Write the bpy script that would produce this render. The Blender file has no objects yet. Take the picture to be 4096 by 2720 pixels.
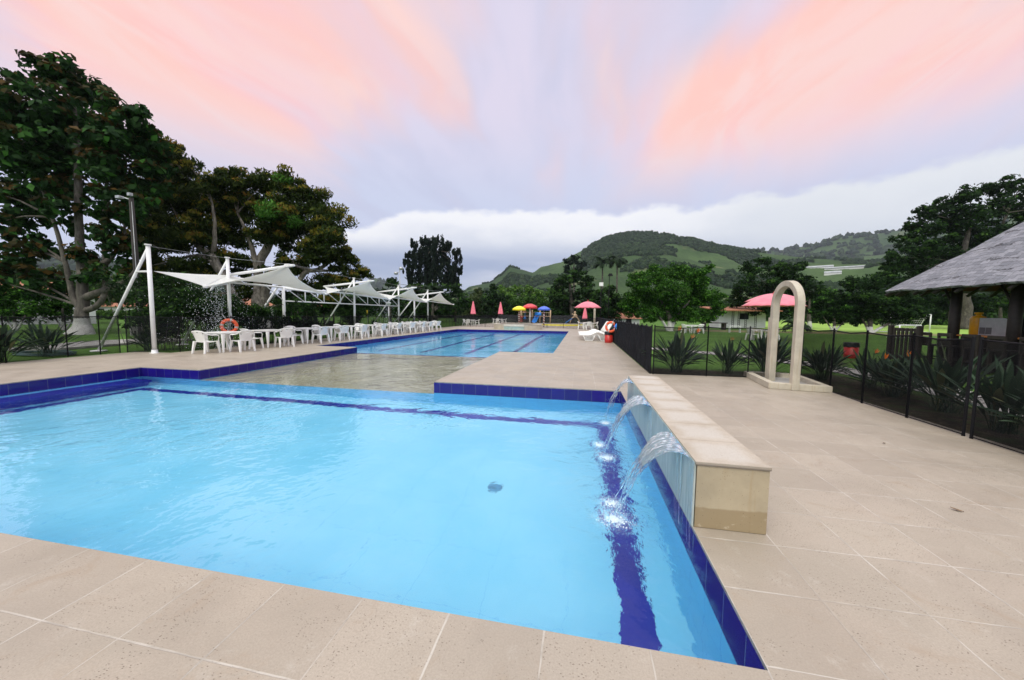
import bpy, bmesh, math, random
import numpy as np
from mathutils import Vector, Matrix
random.seed(7)
RNG = np.random.default_rng(11)
R = math.radians
SC = bpy.context.scene
COL = SC.collection

# ---------------------------------------------------------------- camera
cam = bpy.data.cameras.new('camera'); camo = bpy.data.objects.new('camera', cam); COL.objects.link(camo)
cam.sensor_width = 36.0; cam.lens = 1415 / 4096 * 36.0
cam.clip_start = 0.05; cam.clip_end = 9000
_m = Matrix.Rotation(R(10.9), 4, 'Z') @ Matrix.Rotation(R(90 - 4.23), 4, 'X') @ Matrix.Rotation(R(0.62), 4, 'Z')
camo.matrix_world = Matrix.Translation((0, 0, 1.5)) @ _m
SC.camera = camo
SC.view_settings.view_transform = 'Standard'
SC.view_settings.look = 'None'
SC.view_settings.exposure = 0.0
SC.view_settings.gamma = 1.0
SC.render.resolution_x = 1024; SC.render.resolution_y = 680
try:
    SC.render.engine = 'CYCLES'
    SC.cycles.use_denoising = True
    SC.cycles.max_bounces = 10; SC.cycles.transparent_max_bounces = 24
    SC.cycles.transmission_bounces = 8; SC.cycles.diffuse_bounces = 3; SC.cycles.glossy_bounces = 3
    SC.cycles.sample_clamp_indirect = 6.0
except Exception:
    pass

# ---------------------------------------------------------------- node helper
class NT:
    def __init__(s, tree): s.t = tree; s.n = tree.nodes; s.l = tree.links
    def new(s, typ, **kw):
        n = s.n.new(typ)
        for k, v in kw.items(): setattr(n, k, v)
        return n
    def put(s, node, name, v):
        sock = node.inputs[name]
        if isinstance(v, bpy.types.NodeSocket): s.l.new(v, sock)
        elif v is not None: sock.default_value = v
    def math(s, op, a, b=None, c=None, clamp=False):
        n = s.new('ShaderNodeMath', operation=op); n.use_clamp = clamp
        s.put(n, 0, a)
        if b is not None: s.put(n, 1, b)
        if c is not None: s.put(n, 2, c)
        return n.outputs[0]
    def mix(s, f, a, b):
        n = s.new('ShaderNodeMix', data_type='RGBA'); n.clamp_factor = True
        s.put(n, 0, f); s.put(n, 6, a if isinstance(a, bpy.types.NodeSocket) else (*a, 1)); s.put(n, 7, b if isinstance(b, bpy.types.NodeSocket) else (*b, 1))
        return n.outputs[2]
    def noise(s, vec, scale, detail=3, rough=.5, dist=0.0):
        n = s.new('ShaderNodeTexNoise'); s.put(n, 'Vector', vec); s.put(n, 'Scale', scale); s.put(n, 'Detail', detail); s.put(n, 'Roughness', rough); s.put(n, 'Distortion', dist)
        return n.outputs[0]
    def vor(s, vec, scale, rnd=1.0):
        n = s.new('ShaderNodeTexVoronoi'); s.put(n, 'Vector', vec); s.put(n, 'Scale', scale); s.put(n, 'Randomness', rnd); return n
    def ramp(s, v, a, b, lo=0.0, hi=1.0):
        n = s.new('ShaderNodeMapRange', interpolation_type='SMOOTHSTEP'); s.put(n, 0, v); s.put(n, 1, a); s.put(n, 2, b); s.put(n, 3, lo); s.put(n, 4, hi); return n.outputs[0]
    def mapping(s, vec, scale=(1, 1, 1), rot=(0, 0, 0), loc=(0, 0, 0)):
        n = s.new('ShaderNodeMapping'); s.put(n, 'Vector', vec); n.inputs['Scale'].default_value = scale; n.inputs['Rotation'].default_value = rot; n.inputs['Location'].default_value = loc; return n.outputs[0]
    def sep(s, v):
        n = s.new('ShaderNodeSeparateXYZ'); s.put(n, 0, v); return n.outputs
    def comb(s, x, y, z):
        n = s.new('ShaderNodeCombineXYZ'); s.put(n, 0, x); s.put(n, 1, y); s.put(n, 2, z); return n.outputs[0]
    def bump(s, h, strength=.3, dist=.01):
        n = s.new('ShaderNodeBump'); s.put(n, 'Height', h); n.inputs['Strength'].default_value = strength; n.inputs['Distance'].default_value = dist; return n.outputs[0]

def newmat(name):
    m = bpy.data.materials.new(name); m.use_nodes = True; nt = m.node_tree; nt.nodes.clear()
    T = NT(nt); out = T.new('ShaderNodeOutputMaterial'); return m, T, out
def principled(T, out, col, rough=.5, normal=None, metal=0.0, spec=.5, trans=0.0):
    b = T.new('ShaderNodeBsdfPrincipled')
    T.put(b, 'Base Color', col if isinstance(col, bpy.types.NodeSocket) else (*col, 1)); T.put(b, 'Roughness', rough); T.put(b, 'Metallic', metal)
    T.put(b, 'Specular IOR Level', spec); T.put(b, 'Transmission Weight', trans)
    if normal is not None: T.put(b, 'Normal', normal)
    T.l.new(b.outputs[0], out.inputs[0]); return b
def simple(name, col, rough=.5, var=.12, scale=6, metal=0.0, spec=.5, bump=0.0, bscale=40, dirt=None):
    m, T, out = newmat(name)
    tc = T.new('ShaderNodeTexCoord').outputs['Object']
    n = T.noise(tc, scale, 4, .6)
    a = tuple(max(0, c * (1 - var)) for c in col); b = tuple(min(1, c * (1 + var)) for c in col)
    c = T.mix(T.ramp(n, .3, .7), a, b)
    if dirt:
        c = T.mix(T.ramp(T.noise(tc, scale * 2.3, 5, .7), .55, .75, 0, dirt[1]), c, dirt[0])
    nor = T.bump(T.noise(tc, bscale, 3), bump, .01) if bump else None
    principled(T, out, c, rough, nor, metal, spec); return m

# ---------------------------------------------------------------- world: dusk sky, long drawn pink clouds, low cloud bank
w = bpy.data.worlds.new('World'); SC.world = w; w.use_nodes = True
w.node_tree.nodes.clear(); T = NT(w.node_tree)
wo = T.new('ShaderNodeOutputWorld'); bg = T.new('ShaderNodeBackground'); T.l.new(bg.outputs[0], wo.inputs[0])
SUN_EL, SUN_AZ = 52.0, 200.0          # azimuth clockwise from +Y: behind the camera
d = T.new('ShaderNodeTexCoord').outputs['Generated']
nrm = T.new('ShaderNodeVectorMath', operation='NORMALIZE'); T.l.new(d, nrm.inputs[0]); d = nrm.outputs[0]
x, y, z = T.sep(d)
zc = T.math('MAXIMUM', z, 0.0)
den = T.math('ADD', zc, 0.16)
u = T.math('DIVIDE', x, den); v = T.math('DIVIDE', y, den)
uv = T.comb(u, v, 0.0)
warp = T.noise(uv, .7, 2, .5)
uvw = T.comb(T.math('ADD', u, T.math('MULTIPLY', warp, .8)), T.math('ADD', v, T.math('MULTIPLY', warp, .6)), 0.0)
st = T.mapping(uvw, (1.15, .42, 1), (0, 0, R(-22)), (2.2, 1.4, 0))
n1 = T.noise(st, .62, 4, .66)
st2 = T.mapping(uvw, (2.6, .75, 1), (0, 0, R(-22)), (7.1, 3.3, 0))
n2 = T.noise(st2, 1.0, 5, .55)
az = T.math('ARCTAN2', x, y)                                  # radians clockwise from +Y
st3 = T.mapping(uvw, (5.0, 1.6, 1), (0, 0, R(10)), (1.1, 6.3, 0))
n3 = T.noise(st3, 1.0, 5, .55, .6)
pk = T.math('ADD', T.math('ADD', T.math('MULTIPLY', n1, .58), T.math('MULTIPLY', n2, .34)), T.math('MULTIPLY', n3, .08))
# pink gathers on the left and high right, lavender in the middle
side = T.math('ABSOLUTE', T.math('ADD', az, -0.12))
def blob(a0, z0, sa, sz, k):
    da = T.math('DIVIDE', T.math('ADD', az, -a0), sa); dz_ = T.math('DIVIDE', T.math('ADD', z, -z0), sz)
    return T.math('MULTIPLY', T.math('POWER', 2.718, T.math('MULTIPLY', T.math('ADD', T.math('MULTIPLY', da, da), T.math('MULTIPLY', dz_, dz_)), -1.0)), k)
pk = T.math('ADD', pk, blob(-.90, .48, .42, .22, .155)); pk = T.math('ADD', pk, blob(.42, .42, .38, .13, .12))
pk = T.math('ADD', pk, blob(-.10, .50, .22, .22, -.12)); pk = T.math('ADD', pk, blob(.30, .60, .16, .10, -.10)); pk = T.math('ADD', pk, blob(-.45, .36, .22, .10, -.10)); pk = T.math('ADD', pk, blob(-1.35, .42, .16, .12, -.2))
pink = T.math('MULTIPLY', T.ramp(pk, .405, .60), T.ramp(z, .22, .42))
lav = T.mix(T.ramp(z, .26, .50), (.62, .67, .86), (.76, .70, .85))
lav = T.mix(T.ramp(T.math('ADD', T.math('MULTIPLY', n2, .75), T.math('MULTIPLY', n3, .25)), .42, .62, 0, .6), lav, (.56, .59, .78))
pcol = T.mix(T.ramp(n2, .35, .62), (1.07, .56, .55), (1.08, .62, .52))
pcol = T.mix(T.ramp(n3, .42, .62, 0, .45), pcol, (1.0, .80, .76)); pcol = T.mix(T.ramp(z, .22, .46), (1.0, .80, .82), pcol)
sky = T.mix(T.math('MULTIPLY', pink, .93), lav, pcol)
# low cloud bank over the hills, its rim rising to the right
ridge = T.ramp(az, -.72, -.36, .19, .268)
bb = T.noise(T.comb(T.math('MULTIPLY', az, 1.0), T.math('MULTIPLY', z, 1.6), 0.0), 9.0, 6, .55)
b2 = T.noise(T.comb(T.math('MULTIPLY', az, 1.0), T.math('MULTIPLY', z, 3.0), 4.0), 2.6, 4, .55)
rim = T.math('ADD', T.math('ADD', ridge, T.math('MULTIPLY', T.math('ADD', bb, -.5), .075)), T.math('MULTIPLY', T.math('ADD', b2, -.5), .035))
dz = T.math('SUBTRACT', rim, z)
bank = T.ramp(dz, -.008, .012)
side2 = T.ramp(az, -.80, -.66)
bank = T.math('MULTIPLY', bank, side2)
b3 = T.noise(T.comb(T.math('MULTIPLY', az, .8), T.math('MULTIPLY', z, 4.5), 9.0), 2.2, 4, .5)
bcol = T.mix(T.ramp(T.math('ADD', dz, T.math('MULTIPLY', T.math('ADD', b3, -.5), .10)), .015, .10), (1.0, 1.0, 1.02), (.70, .74, .84))
low = T.mix(T.ramp(b3, .42, .60), (.33, .41, .61), (.64, .68, .81))
bcol = T.mix(T.ramp(z, .20, .13), bcol, low)
bcol = T.mix(T.math('MULTIPLY', T.ramp(az, .1, .5), .75), bcol, (.78, .81, .84))
sky = T.mix(T.math('MULTIPLY', bank, .96), sky, bcol)
hz = T.ramp(z, .12, .0); sky = T.mix(hz, sky, (.60, .64, .76))
gnd = T.ramp(z, -.02, -.06); sky = T.mix(gnd, sky, (.16, .17, .13))
nis = T.new('ShaderNodeTexSky'); nis.sky_type = 'NISHITA'; nis.sun_disc = False
nis.sun_elevation = R(SUN_EL); nis.sun_rotation = R(SUN_AZ)
nsk = T.new('ShaderNodeMix', data_type='RGBA'); nsk.blend_type = 'MULTIPLY'; nsk.inputs[0].default_value = 1
T.l.new(nis.outputs[0], nsk.inputs[6]); nsk.inputs[7].default_value = (.1, .1, .1, 1)
fin = T.mix(.94, nsk.outputs[2], sky)
# unseen sky overhead and behind the camera, boosted beyond the visible clouds to light the ground
sky_fill = T.math('MAXIMUM', T.ramp(z, .66, .92), T.math('MULTIPLY', T.ramp(y, -.1, -.6), T.ramp(z, .1, .5)))
fin = T.mix(sky_fill, fin, (1.75, 1.80, 1.95))
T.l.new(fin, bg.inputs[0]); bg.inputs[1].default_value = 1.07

sl = bpy.data.lights.new('sun', 'SUN'); sl.energy = 1.5; sl.angle = R(32); sl.color = (1.0, .95, .66)
so = bpy.data.objects.new('sun', sl); COL.objects.link(so)
sd = Vector((math.sin(R(SUN_AZ)) * math.cos(R(SUN_EL)), math.cos(R(SUN_AZ)) * math.cos(R(SUN_EL)), math.sin(R(SUN_EL))))
so.rotation_euler = sd.to_track_quat('Z', 'Y').to_euler()

# ---------------------------------------------------------------- mesh builder
class MB:
    def __init__(s): s.v = []; s.f = []; s.m = []; s.sm = []
    def add(s, vs, fs, mi=0, smooth=False):
        o = len(s.v); s.v += [tuple(p) for p in vs]
        for f in fs: s.f.append(tuple(o + i for i in f)); s.m.append(mi); s.sm.append(smooth)
        return s
    def box(s, c, size, rz=0.0, mi=0, taper=1.0, rot=None):
        hx, hy, hz = (a / 2 for a in size); P = []
        for dz in (-1, 1):
            k = taper if dz > 0 else 1.0
            for dx, dy in ((-1, -1), (1, -1), (1, 1), (-1, 1)): P.append(Vector((dx * hx * k, dy * hy * k, dz * hz)))
        M_ = rot if rot is not None else Matrix.Rotation(rz, 3, 'Z')
        P = [M_ @ p + Vector(c) for p in P]
        return s.add(P, [(3, 2, 1, 0), (4, 5, 6, 7), (0, 1, 5, 4), (1, 2, 6, 5), (2, 3, 7, 6), (3, 0, 4, 7)], mi)
    def ext(s, poly, z0, z1, mi=0):
        n = len(poly); P = [(a, b, z0) for a, b in poly] + [(a, b, z1) for a, b in poly]
        F = [tuple(range(n - 1, -1, -1)), tuple(range(n, 2 * n))] + [(i, (i + 1) % n, n + (i + 1) % n, n + i) for i in range(n)]
        return s.add(P, F, mi)
    def quad(s, a, b, c, d, mi=0): return s.add([a, b, c, d], [(0, 1, 2, 3)], mi)
    def tube(s, pts, rad, n=8, mi=0, caps=True, flat=None):
        pts = [Vector(p) for p in pts]; k = len(pts)
        if not hasattr(rad, '__len__'): rad = [rad] * k
        P = []; up = None
        for i, p in enumerate(pts):
            t = (pts[min(i + 1, k - 1)] - pts[max(i - 1, 0)]).normalized()
            if up is None:
                up = Vector((0, 0, 1)) if abs(t.z) < .9 else Vector((1, 0, 0))
            a = t.cross(up); a = a.normalized() if a.length > 1e-6 else Vector((1, 0, 0)); b = a.cross(t).normalized(); up = b
            for j in range(n):
                th = 2 * math.pi * j / n + math.pi / n
                fx, fy = (1, 1) if flat is None else flat
                P.append(p + (a * math.cos(th) * fx + b * math.sin(th) * fy) * rad[i])
        F = [(i * n + j, i * n + (j + 1) % n, (i + 1) * n + (j + 1) % n, (i + 1) * n + j) for i in range(k - 1) for j in range(n)]
        s.add(P, F, mi, n > 5)
        if caps:
            o = len(s.v) - len(P)
            s.f.append(tuple(o + j for j in range(n - 1, -1, -1))); s.m.append(mi); s.sm.append(False)
            s.f.append(tuple(o + (k - 1) * n + j for j in range(n))); s.m.append(mi); s.sm.append(False)
        return s
    def lathe(s, prof, c=(0, 0, 0), n=20, mi=0, smooth=True, caps=True):
        P = [(c[0] + r * math.cos(2 * math.pi * j / n), c[1] + r * math.sin(2 * math.pi * j / n), c[2] + z) for r, z in prof for j in range(n)]
        F = [(i * n + j, i * n + (j + 1) % n, (i + 1) * n + (j + 1) % n, (i + 1) * n + j) for i in range(len(prof) - 1) for j in range(n)]
        s.add(P, F, mi, smooth)
        return s
    def grid(s, fn, nu, nv, mi=0, smooth=True, skip=None):
        P = [fn(i / nu, j / nv) for j in range(nv + 1) for i in range(nu + 1)]
        F = [(j * (nu + 1) + i, j * (nu + 1) + i + 1, (j + 1) * (nu + 1) + i + 1, (j + 1) * (nu + 1) + i) for j in range(nv) for i in range(nu) if not (skip and skip(i, j))]
        return s.add(P, F, mi, smooth)
    def mesh(s, name, mats, solid=0.0, bevel=0.0, fix=True):
        me = bpy.data.meshes.new(name); me.from_pydata([tuple(p) for p in s.v], [], s.f)
        mats = mats if isinstance(mats, (list, tuple)) else [mats]
        for m in mats: me.materials.append(m)
        me.polygons.foreach_set('material_index', s.m); me.polygons.foreach_set('use_smooth', s.sm)
        if solid or bevel or fix:
            bm = bmesh.new(); bm.from_mesh(me)
            if fix: bmesh.ops.recalc_face_normals(bm, faces=bm.faces)
            if solid: bmesh.ops.solidify(bm, geom=bm.faces[:], thickness=solid)
            if bevel:
                ed = [e for e in bm.edges if len(e.link_faces) == 2 and e.calc_face_angle(0) > .6]
                bmesh.ops.bevel(bm, geom=ed, offset=bevel, segments=2, affect='EDGES', profile=.6)
            bm.to_mesh(me); bm.free()
        me.update(); return me

def ob(name, me, parent=None, loc=None, rz=0.0):
    o = bpy.data.objects.new(name, me); COL.objects.link(o)
    if parent is not None: o.parent = parent
    if loc is not None: o.location = loc
    if rz: o.rotation_euler = (0, 0, rz)
    return o
def tag(o, label=None, cat=None, group=None, kind=None):
    if label: o['label'] = label
    if cat: o['category'] = cat
    if group: o['group'] = group
    if kind: o['kind'] = kind
    return o
def thing(name, label, cat, loc=(0, 0, 0), rz=0.0, group=None):
    o = bpy.data.objects.new(name, None); COL.objects.link(o); o.location = loc; o.rotation_euler = (0, 0, rz); o.empty_display_size = .2
    return tag(o, label, cat, group)
def struct(name, me, label=None):
    o = ob(name, me); o['kind'] = 'structure'
    if label: o['label'] = label
    return o
def children_of(o): return [c for c in bpy.data.objects if c.parent is o]
def dup(root, loc, rz=0.0, label=None, scale=None):
    r = root.copy(); COL.objects.link(r); r.location = loc; r.rotation_euler = (0, 0, rz)
    if label: r['label'] = label
    if scale: r.scale = (scale,) * 3
    for ch in KIDS[root.name]:
        c = ch.copy(); COL.objects.link(c); c.parent = r
        for g in KIDS.get(ch.name, []):
            e = g.copy(); COL.objects.link(e); e.parent = c
    return r
KIDS = {}
def note(root):
    KIDS[root.name] = children_of(root)
    for c in KIDS[root.name]:
        k = children_of(c)
        if k: KIDS[c.name] = k

# ---------------------------------------------------------------- materials
def mat_deck():
    m, T, out = newmat('deck_stone')
    g = T.new('ShaderNodeNewGeometry').outputs['Position']
    x, y, z = T.sep(g)
    P_ = .4765
    fx = T.math('DIVIDE', T.math('ADD', x, 20 * P_ - .82), P_); fy = T.math('DIVIDE', T.math('ADD', y, 20 * .455 - 1.6), .455)
    ix = T.math('FLOOR', fx); iy = T.math('FLOOR', fy)
    wob = T.math('MULTIPLY', T.math('ADD', T.noise(g, 9, 3), -.5), .012)
    dx = T.math('ABSOLUTE', T.math('SUBTRACT', T.math('FRACT', T.math('ADD', fx, T.math('ADD', wob, .5))), .5))
    dy = T.math('ABSOLUTE', T.math('SUBTRACT', T.math('FRACT', T.math('ADD', fy, T.math('ADD', wob, .5))), .5))
    de = T.math('MINIMUM', dx, dy)
    gn = T.noise(g, 2.3, 3, .6)
    wd = T.ramp(gn, .3, .7, .008, .016)
    grout = T.math('SUBTRACT', 1.0, T.ramp(T.math('DIVIDE', de, wd), .55, 1.0))
    wn = T.new('ShaderNodeTexWhiteNoise'); wn.noise_dimensions = '2D'; T.l.new(T.comb(ix, iy, 0.0), wn.inputs[0])
    tv = wn.outputs[0]
    base = T.mix(tv, (.368, .312, .250), (.428, .366, .296))
    base = T.mix(T.ramp(T.noise(g, 1.3, 5, .65, .6), .35, .7, 0, .5), base, (.29, .247, .197))
    base = T.mix(T.ramp(T.noise(g, 3.1, 5, .7, 1.0), .54, .72, 0, .5), base, (.33, .25, .175))
    base = T.mix(T.ramp(T.noise(g, 5.7, 6, .7), .55, .8, 0, .6), base, (.50, .455, .395))
    gr = T.noise(g, 110, 3, .7); base = T.mix(T.ramp(gr, .35, .65, 0, .40), base, (.25, .215, .17))
    vp = T.vor(T.mapping(g, (1.0, 1.7, 1.0), (0, 0, .5)), 66)
    dens = T.ramp(T.math('ADD', T.noise(g, 4.5, 4, .6), T.math('MULTIPLY', tv, .12)), .38, .70, .05, .26)
    pit = T.math('SUBTRACT', 1.0, T.ramp(T.math('DIVIDE', vp.outputs['Distance'], dens), .6, 1.3))
    pr = T.sep(vp.outputs['Color'])[0]; pit = T.math('MULTIPLY', pit, T.ramp(pr, .45, .55))
    base = T.mix(T.math('MULTIPLY', pit, .75), base, (.12, .085, .055))
    gc = T.mix(T.ramp(T.noise(g, 7.3, 3), .42, .6), (.55, .51, .455), (.36, .33, .29))
    near = T.ramp(x, -8.8, -10.5, 1, .12)
    base = T.mix(T.math('MULTIPLY', T.math('MULTIPLY', grout, T.ramp(T.noise(g, 1.7, 3), .32, .58, .25, .70)), near), base, gc)
    # rain-worn crack running over the tiles
    cr = T.math('ABSOLUTE', T.math('SUBTRACT', T.math('ADD', y, T.math('MULTIPLY', T.noise(T.comb(x, 0.0, 0.0), 1.2, 5, .7), .7)), 10.15))
    cm = T.math('MULTIPLY', T.ramp(cr, .012, .0), T.ramp(T.noise(T.comb(x, 3.0, 0.0), 1.0, 3), .44, .56))
    base = T.mix(T.math('MULTIPLY', cm, .7), base, (.20, .13, .07))
    h = T.math('SUBTRACT', T.math('MULTIPLY', gr, .08), T.math('ADD', T.math('MULTIPLY', pit, .6), T.math('MULTIPLY', grout, .5)))
    rough = T.ramp(T.noise(g, 2.0, 4, .6), .3, .7, .36, .58)
    principled(T, out, base, rough, T.bump(h, .5, .006), spec=.65)
    return m
def mat_tile(name, col, px, pz, grout=(.02, .02, .06), rough=.12, gw=.012, varf=.25):
    m, T, out = newmat(name)
    g = T.new('ShaderNodeNewGeometry').outputs['Position']; x, y, z = T.sep(g)
    s_ = T.math('ADD', T.math('ADD', x, y), 100.0)
    fx = T.math('DIVIDE', s_, px); fz = T.math('DIVIDE', T.math('ADD', z, 10 * pz), pz)
    dx = T.math('ABSOLUTE', T.math('SUBTRACT', T.math('FRACT', fx), .5)); dz = T.math('ABSOLUTE', T.math('SUBTRACT', T.math('FRACT', fz), .5))
    e = T.math('MAXIMUM', dx, dz)
    gm = T.ramp(e, .5 - gw, .5 - gw * .4)
    n = T.noise(g, 5, 4, .6)
    wn = T.new('ShaderNodeTexWhiteNoise'); wn.noise_dimensions = '2D'; T.l.new(T.comb(T.math('FLOOR', fx), T.math('FLOOR', fz), 0.0), wn.inputs[0])
    c = T.mix(T.math('ADD', T.math('MULTIPLY', n, .6), T.math('MULTIPLY', wn.outputs[0], .4)), tuple(a * (1 - varf) for a in col), tuple(a * (1 + varf) for a in col))
    c = T.mix(gm, c, grout)
    principled(T, out, c, rough, T.bump(T.math('ADD', T.math('MULTIPLY', gm, -1.0), T.math('MULTIPLY', n, .3)), .25, .004))
    return m
def mat_poolfloor(name, c1, c2, cr):
    m, T, out = newmat(name)
    g = T.new('ShaderNodeNewGeometry').outputs['Position']; x, y, z = T.sep(g)
    w_ = T.comb(T.math('ADD', x, T.math('MULTIPLY', T.noise(g, 1.1, 2), .12)), T.math('ADD', y, T.math('MULTIPLY', T.noise(g, 1.3, 2), .12)), z)
    xx, yy, _ = T.sep(w_)
    dx = T.math('ABSOLUTE', T.math('SUBTRACT', T.math('FRACT', T.math('MULTIPLY', xx, 1.6)), .5)); dy = T.math('ABSOLUTE', T.math('SUBTRACT', T.math('FRACT', T.math('MULTIPLY', yy, 1.6)), .5))
    ln = T.ramp(T.math('MAXIMUM', dx, dy), .494, .499, 0, .45)
    c = T.mix(T.ramp(T.noise(g, .8, 4, .6), .3, .7), c1, c2); c = T.mix(ln, c, cr)
    principled(T, out, c, .6); return m
def mat_water(name, base_scale, amp, splashes=(), tint=(.96, .99, 1.0), stretch=(1, 1, 1)):
    m, T, out = newmat(name)
    g = T.new('ShaderNodeNewGeometry').outputs['Position']
    n1 = T.noise(T.mapping(g, stretch, (0, 0, .35)), base_scale, 3, .5, .4)
    n2 = T.noise(T.mapping(g, stretch, (0, 0, -.5)), base_scale * 3.1, 2, .5)
    patch = T.ramp(T.noise(g, .45, 2), .35, .65, .35, 1.15)
    h = T.math('MULTIPLY', T.math('ADD', n1, T.math('MULTIPLY', n2, .38)), T.math('MULTIPLY', patch, amp))
    x, y, z = T.sep(g)
    for (sx, sy, a, rr) in splashes:
        dx = T.math('SUBTRACT', x, sx); dy = T.math('SUBTRACT', y, sy)
        r_ = T.math('SQRT', T.math('ADD', T.math('MULTIPLY', dx, dx), T.math('MULTIPLY', dy, dy)))
        wv = T.math('SINE', T.math('ADD', T.math('MULTIPLY', r_, 34), T.math('MULTIPLY', T.noise(g, 5, 3), 9)))
        f = T.math('POWER', 2.718, T.math('MULTIPLY', r_, -1 / rr))
        ch = T.math('MULTIPLY', T.noise(g, 22, 3, .6), 1.6)
        h = T.math('ADD', h, T.math('MULTIPLY', T.math('MULTIPLY', T.math('ADD', T.math('MULTIPLY', wv, .5), ch), f), a))
    nor = T.new('ShaderNodeBump'); nor.inputs['Strength'].default_value = 1.0; nor.inputs['Distance'].default_value = 1.0; T.put(nor, 'Height', h)
    b = T.new('ShaderNodeBsdfPrincipled'); T.put(b, 'Base Color', (*tint, 1)); T.put(b, 'Roughness', 0.0); T.put(b, 'IOR', 1.33); T.put(b, 'Transmission Weight', 1.0)
    T.l.new(nor.outputs[0], b.inputs['Normal']); T.l.new(b.outputs[0], out.inputs[0]); return m
def mat_leaf(name, c1, c2, c3=None, f3=.12, rough=.5, transl=.25):
    m, T, out = newmat(name)
    gi = T.new('ShaderNodeNewGeometry'); r = gi.outputs['Random Per Island']
    c = T.mix(r, c1, c2)
    if c3: c = T.mix(T.ramp(T.math('FRACT', T.math('MULTIPLY', r, 7.31)), 1 - f3, 1 - f3 * .6), c, c3)
    c = T.mix(T.ramp(T.noise(gi.outputs['Position'], .9, 2), .35, .65, 0, .45), c, tuple(a * .55 for a in c1))
    b = T.new('ShaderNodeBsdfPrincipled'); T.put(b, 'Base Color', c); T.put(b, 'Roughness', rough + .15); T.put(b, 'Specular IOR Level', .10)
    t = T.new('ShaderNodeBsdfTranslucent'); T.put(t, 'Color', c)
    mx = T.new('ShaderNodeMixShader'); mx.inputs[0].default_value = transl
    T.l.new(b.outputs[0], mx.inputs[1]); T.l.new(t.outputs[0], mx.inputs[2]); T.l.new(mx.outputs[0], out.inputs[0]); return m
def mat_bark(name, c1, c2, white_to=None):
    m, T, out = newmat(name)
    g = T.new('ShaderNodeTexCoord').outputs['Object']
    c = T.mix(T.ramp(T.noise(T.mapping(g, (1, 1, .25)), 6, 5, .7), .35, .65), c1, c2)
    c = T.mix(T.ramp(T.noise(g, 2.2, 4, .6), .52, .68, 0, .6), c, tuple(min(1, a * 1.9) for a in c2))
    if white_to is not None:
        z = T.sep(g)[2]
        wz = T.math('ADD', z, T.math('MULTIPLY', T.math('ADD', T.noise(g, 5, 4), -.5), .35))
        wh = T.mix(T.ramp(T.noise(g, 4, 4, .7), .45, .7, 0, .5), (.55, .54, .52), (.30, .28, .26))
        c = T.mix(T.ramp(wz, white_to + .05, white_to - .05), c, wh)
    principled(T, out, c, .85, T.bump(T.noise(T.mapping(g, (1, 1, .3)), 14, 4, .7), .6, .03)); return m
def mat_grass():
    m, T, out = newmat('lawn_grass')
    g = T.new('ShaderNodeNewGeometry').outputs['Position']; x, y, z = T.sep(g)
    c = T.mix(T.ramp(T.noise(g, .35, 5, .65), .3, .7), (.060, .140, .020), (.105, .215, .032))
    c = T.mix(T.ramp(T.noise(g, 14, 4, .7), .35, .7, 0, .5), c, (.030, .062, .014))
    c = T.mix(T.ramp(T.noise(g, 2.1, 4, .7), .56, .72, 0, .55), c, (.13, .12, .05))
    pf = T.ramp(T.math('SUBTRACT', T.math('MULTIPLY', x, 1.0), T.math('MULTIPLY', y, .22)), 8.5, 12.5)
    pf = T.math('MULTIPLY', pf, T.ramp(y, 40, 44))
    c = T.mix(pf, c, T.mix(T.ramp(T.noise(g, .6, 4), .35, .65), (.20, .34, .055), (.30, .44, .10)))
    dirt = T.math('MULTIPLY', T.ramp(x, 7, 12), T.math('MULTIPLY', T.ramp(y, 37.5, 38.8), T.ramp(y, 44, 42)))
    c = T.mix(T.math('MULTIPLY', dirt, T.ramp(T.noise(g, .8, 4), .35, .6, .3, 1)), c, (.26, .20, .12))
    # leaf litter in the beds and under the near trees
    bed = T.math('MULTIPLY', T.ramp(x, 7.2, 6.6), T.ramp(x, 1.4, 1.7)); bed = T.math('MULTIPLY', bed, T.ramp(y, 11.2, 10.7))
    so_ = T.mix(T.ramp(T.noise(g, 9, 5, .75), .4, .7), (.030, .024, .016), (.085, .072, .045))
    so_ = T.mix(T.ramp(T.noise(g, 3, 3), .5, .6, 0, .7), so_, (.035, .055, .018))
    c = T.mix(bed, c, so_)
    lit = T.vor(T.mapping(g, (1, 2.2, 1)), 16); lm = T.math('MULTIPLY', T.ramp(lit.outputs['Distance'], .16, .10), T.ramp(T.sep(lit.outputs['Color'])[1], .80, .84))
    c = T.mix(T.math('MULTIPLY', lm, bed), c, (.30, .24, .16))
    principled(T, out, c, .9, T.bump(T.noise(g, 26, 4, .7), .7, .04), spec=.15); return m
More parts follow.
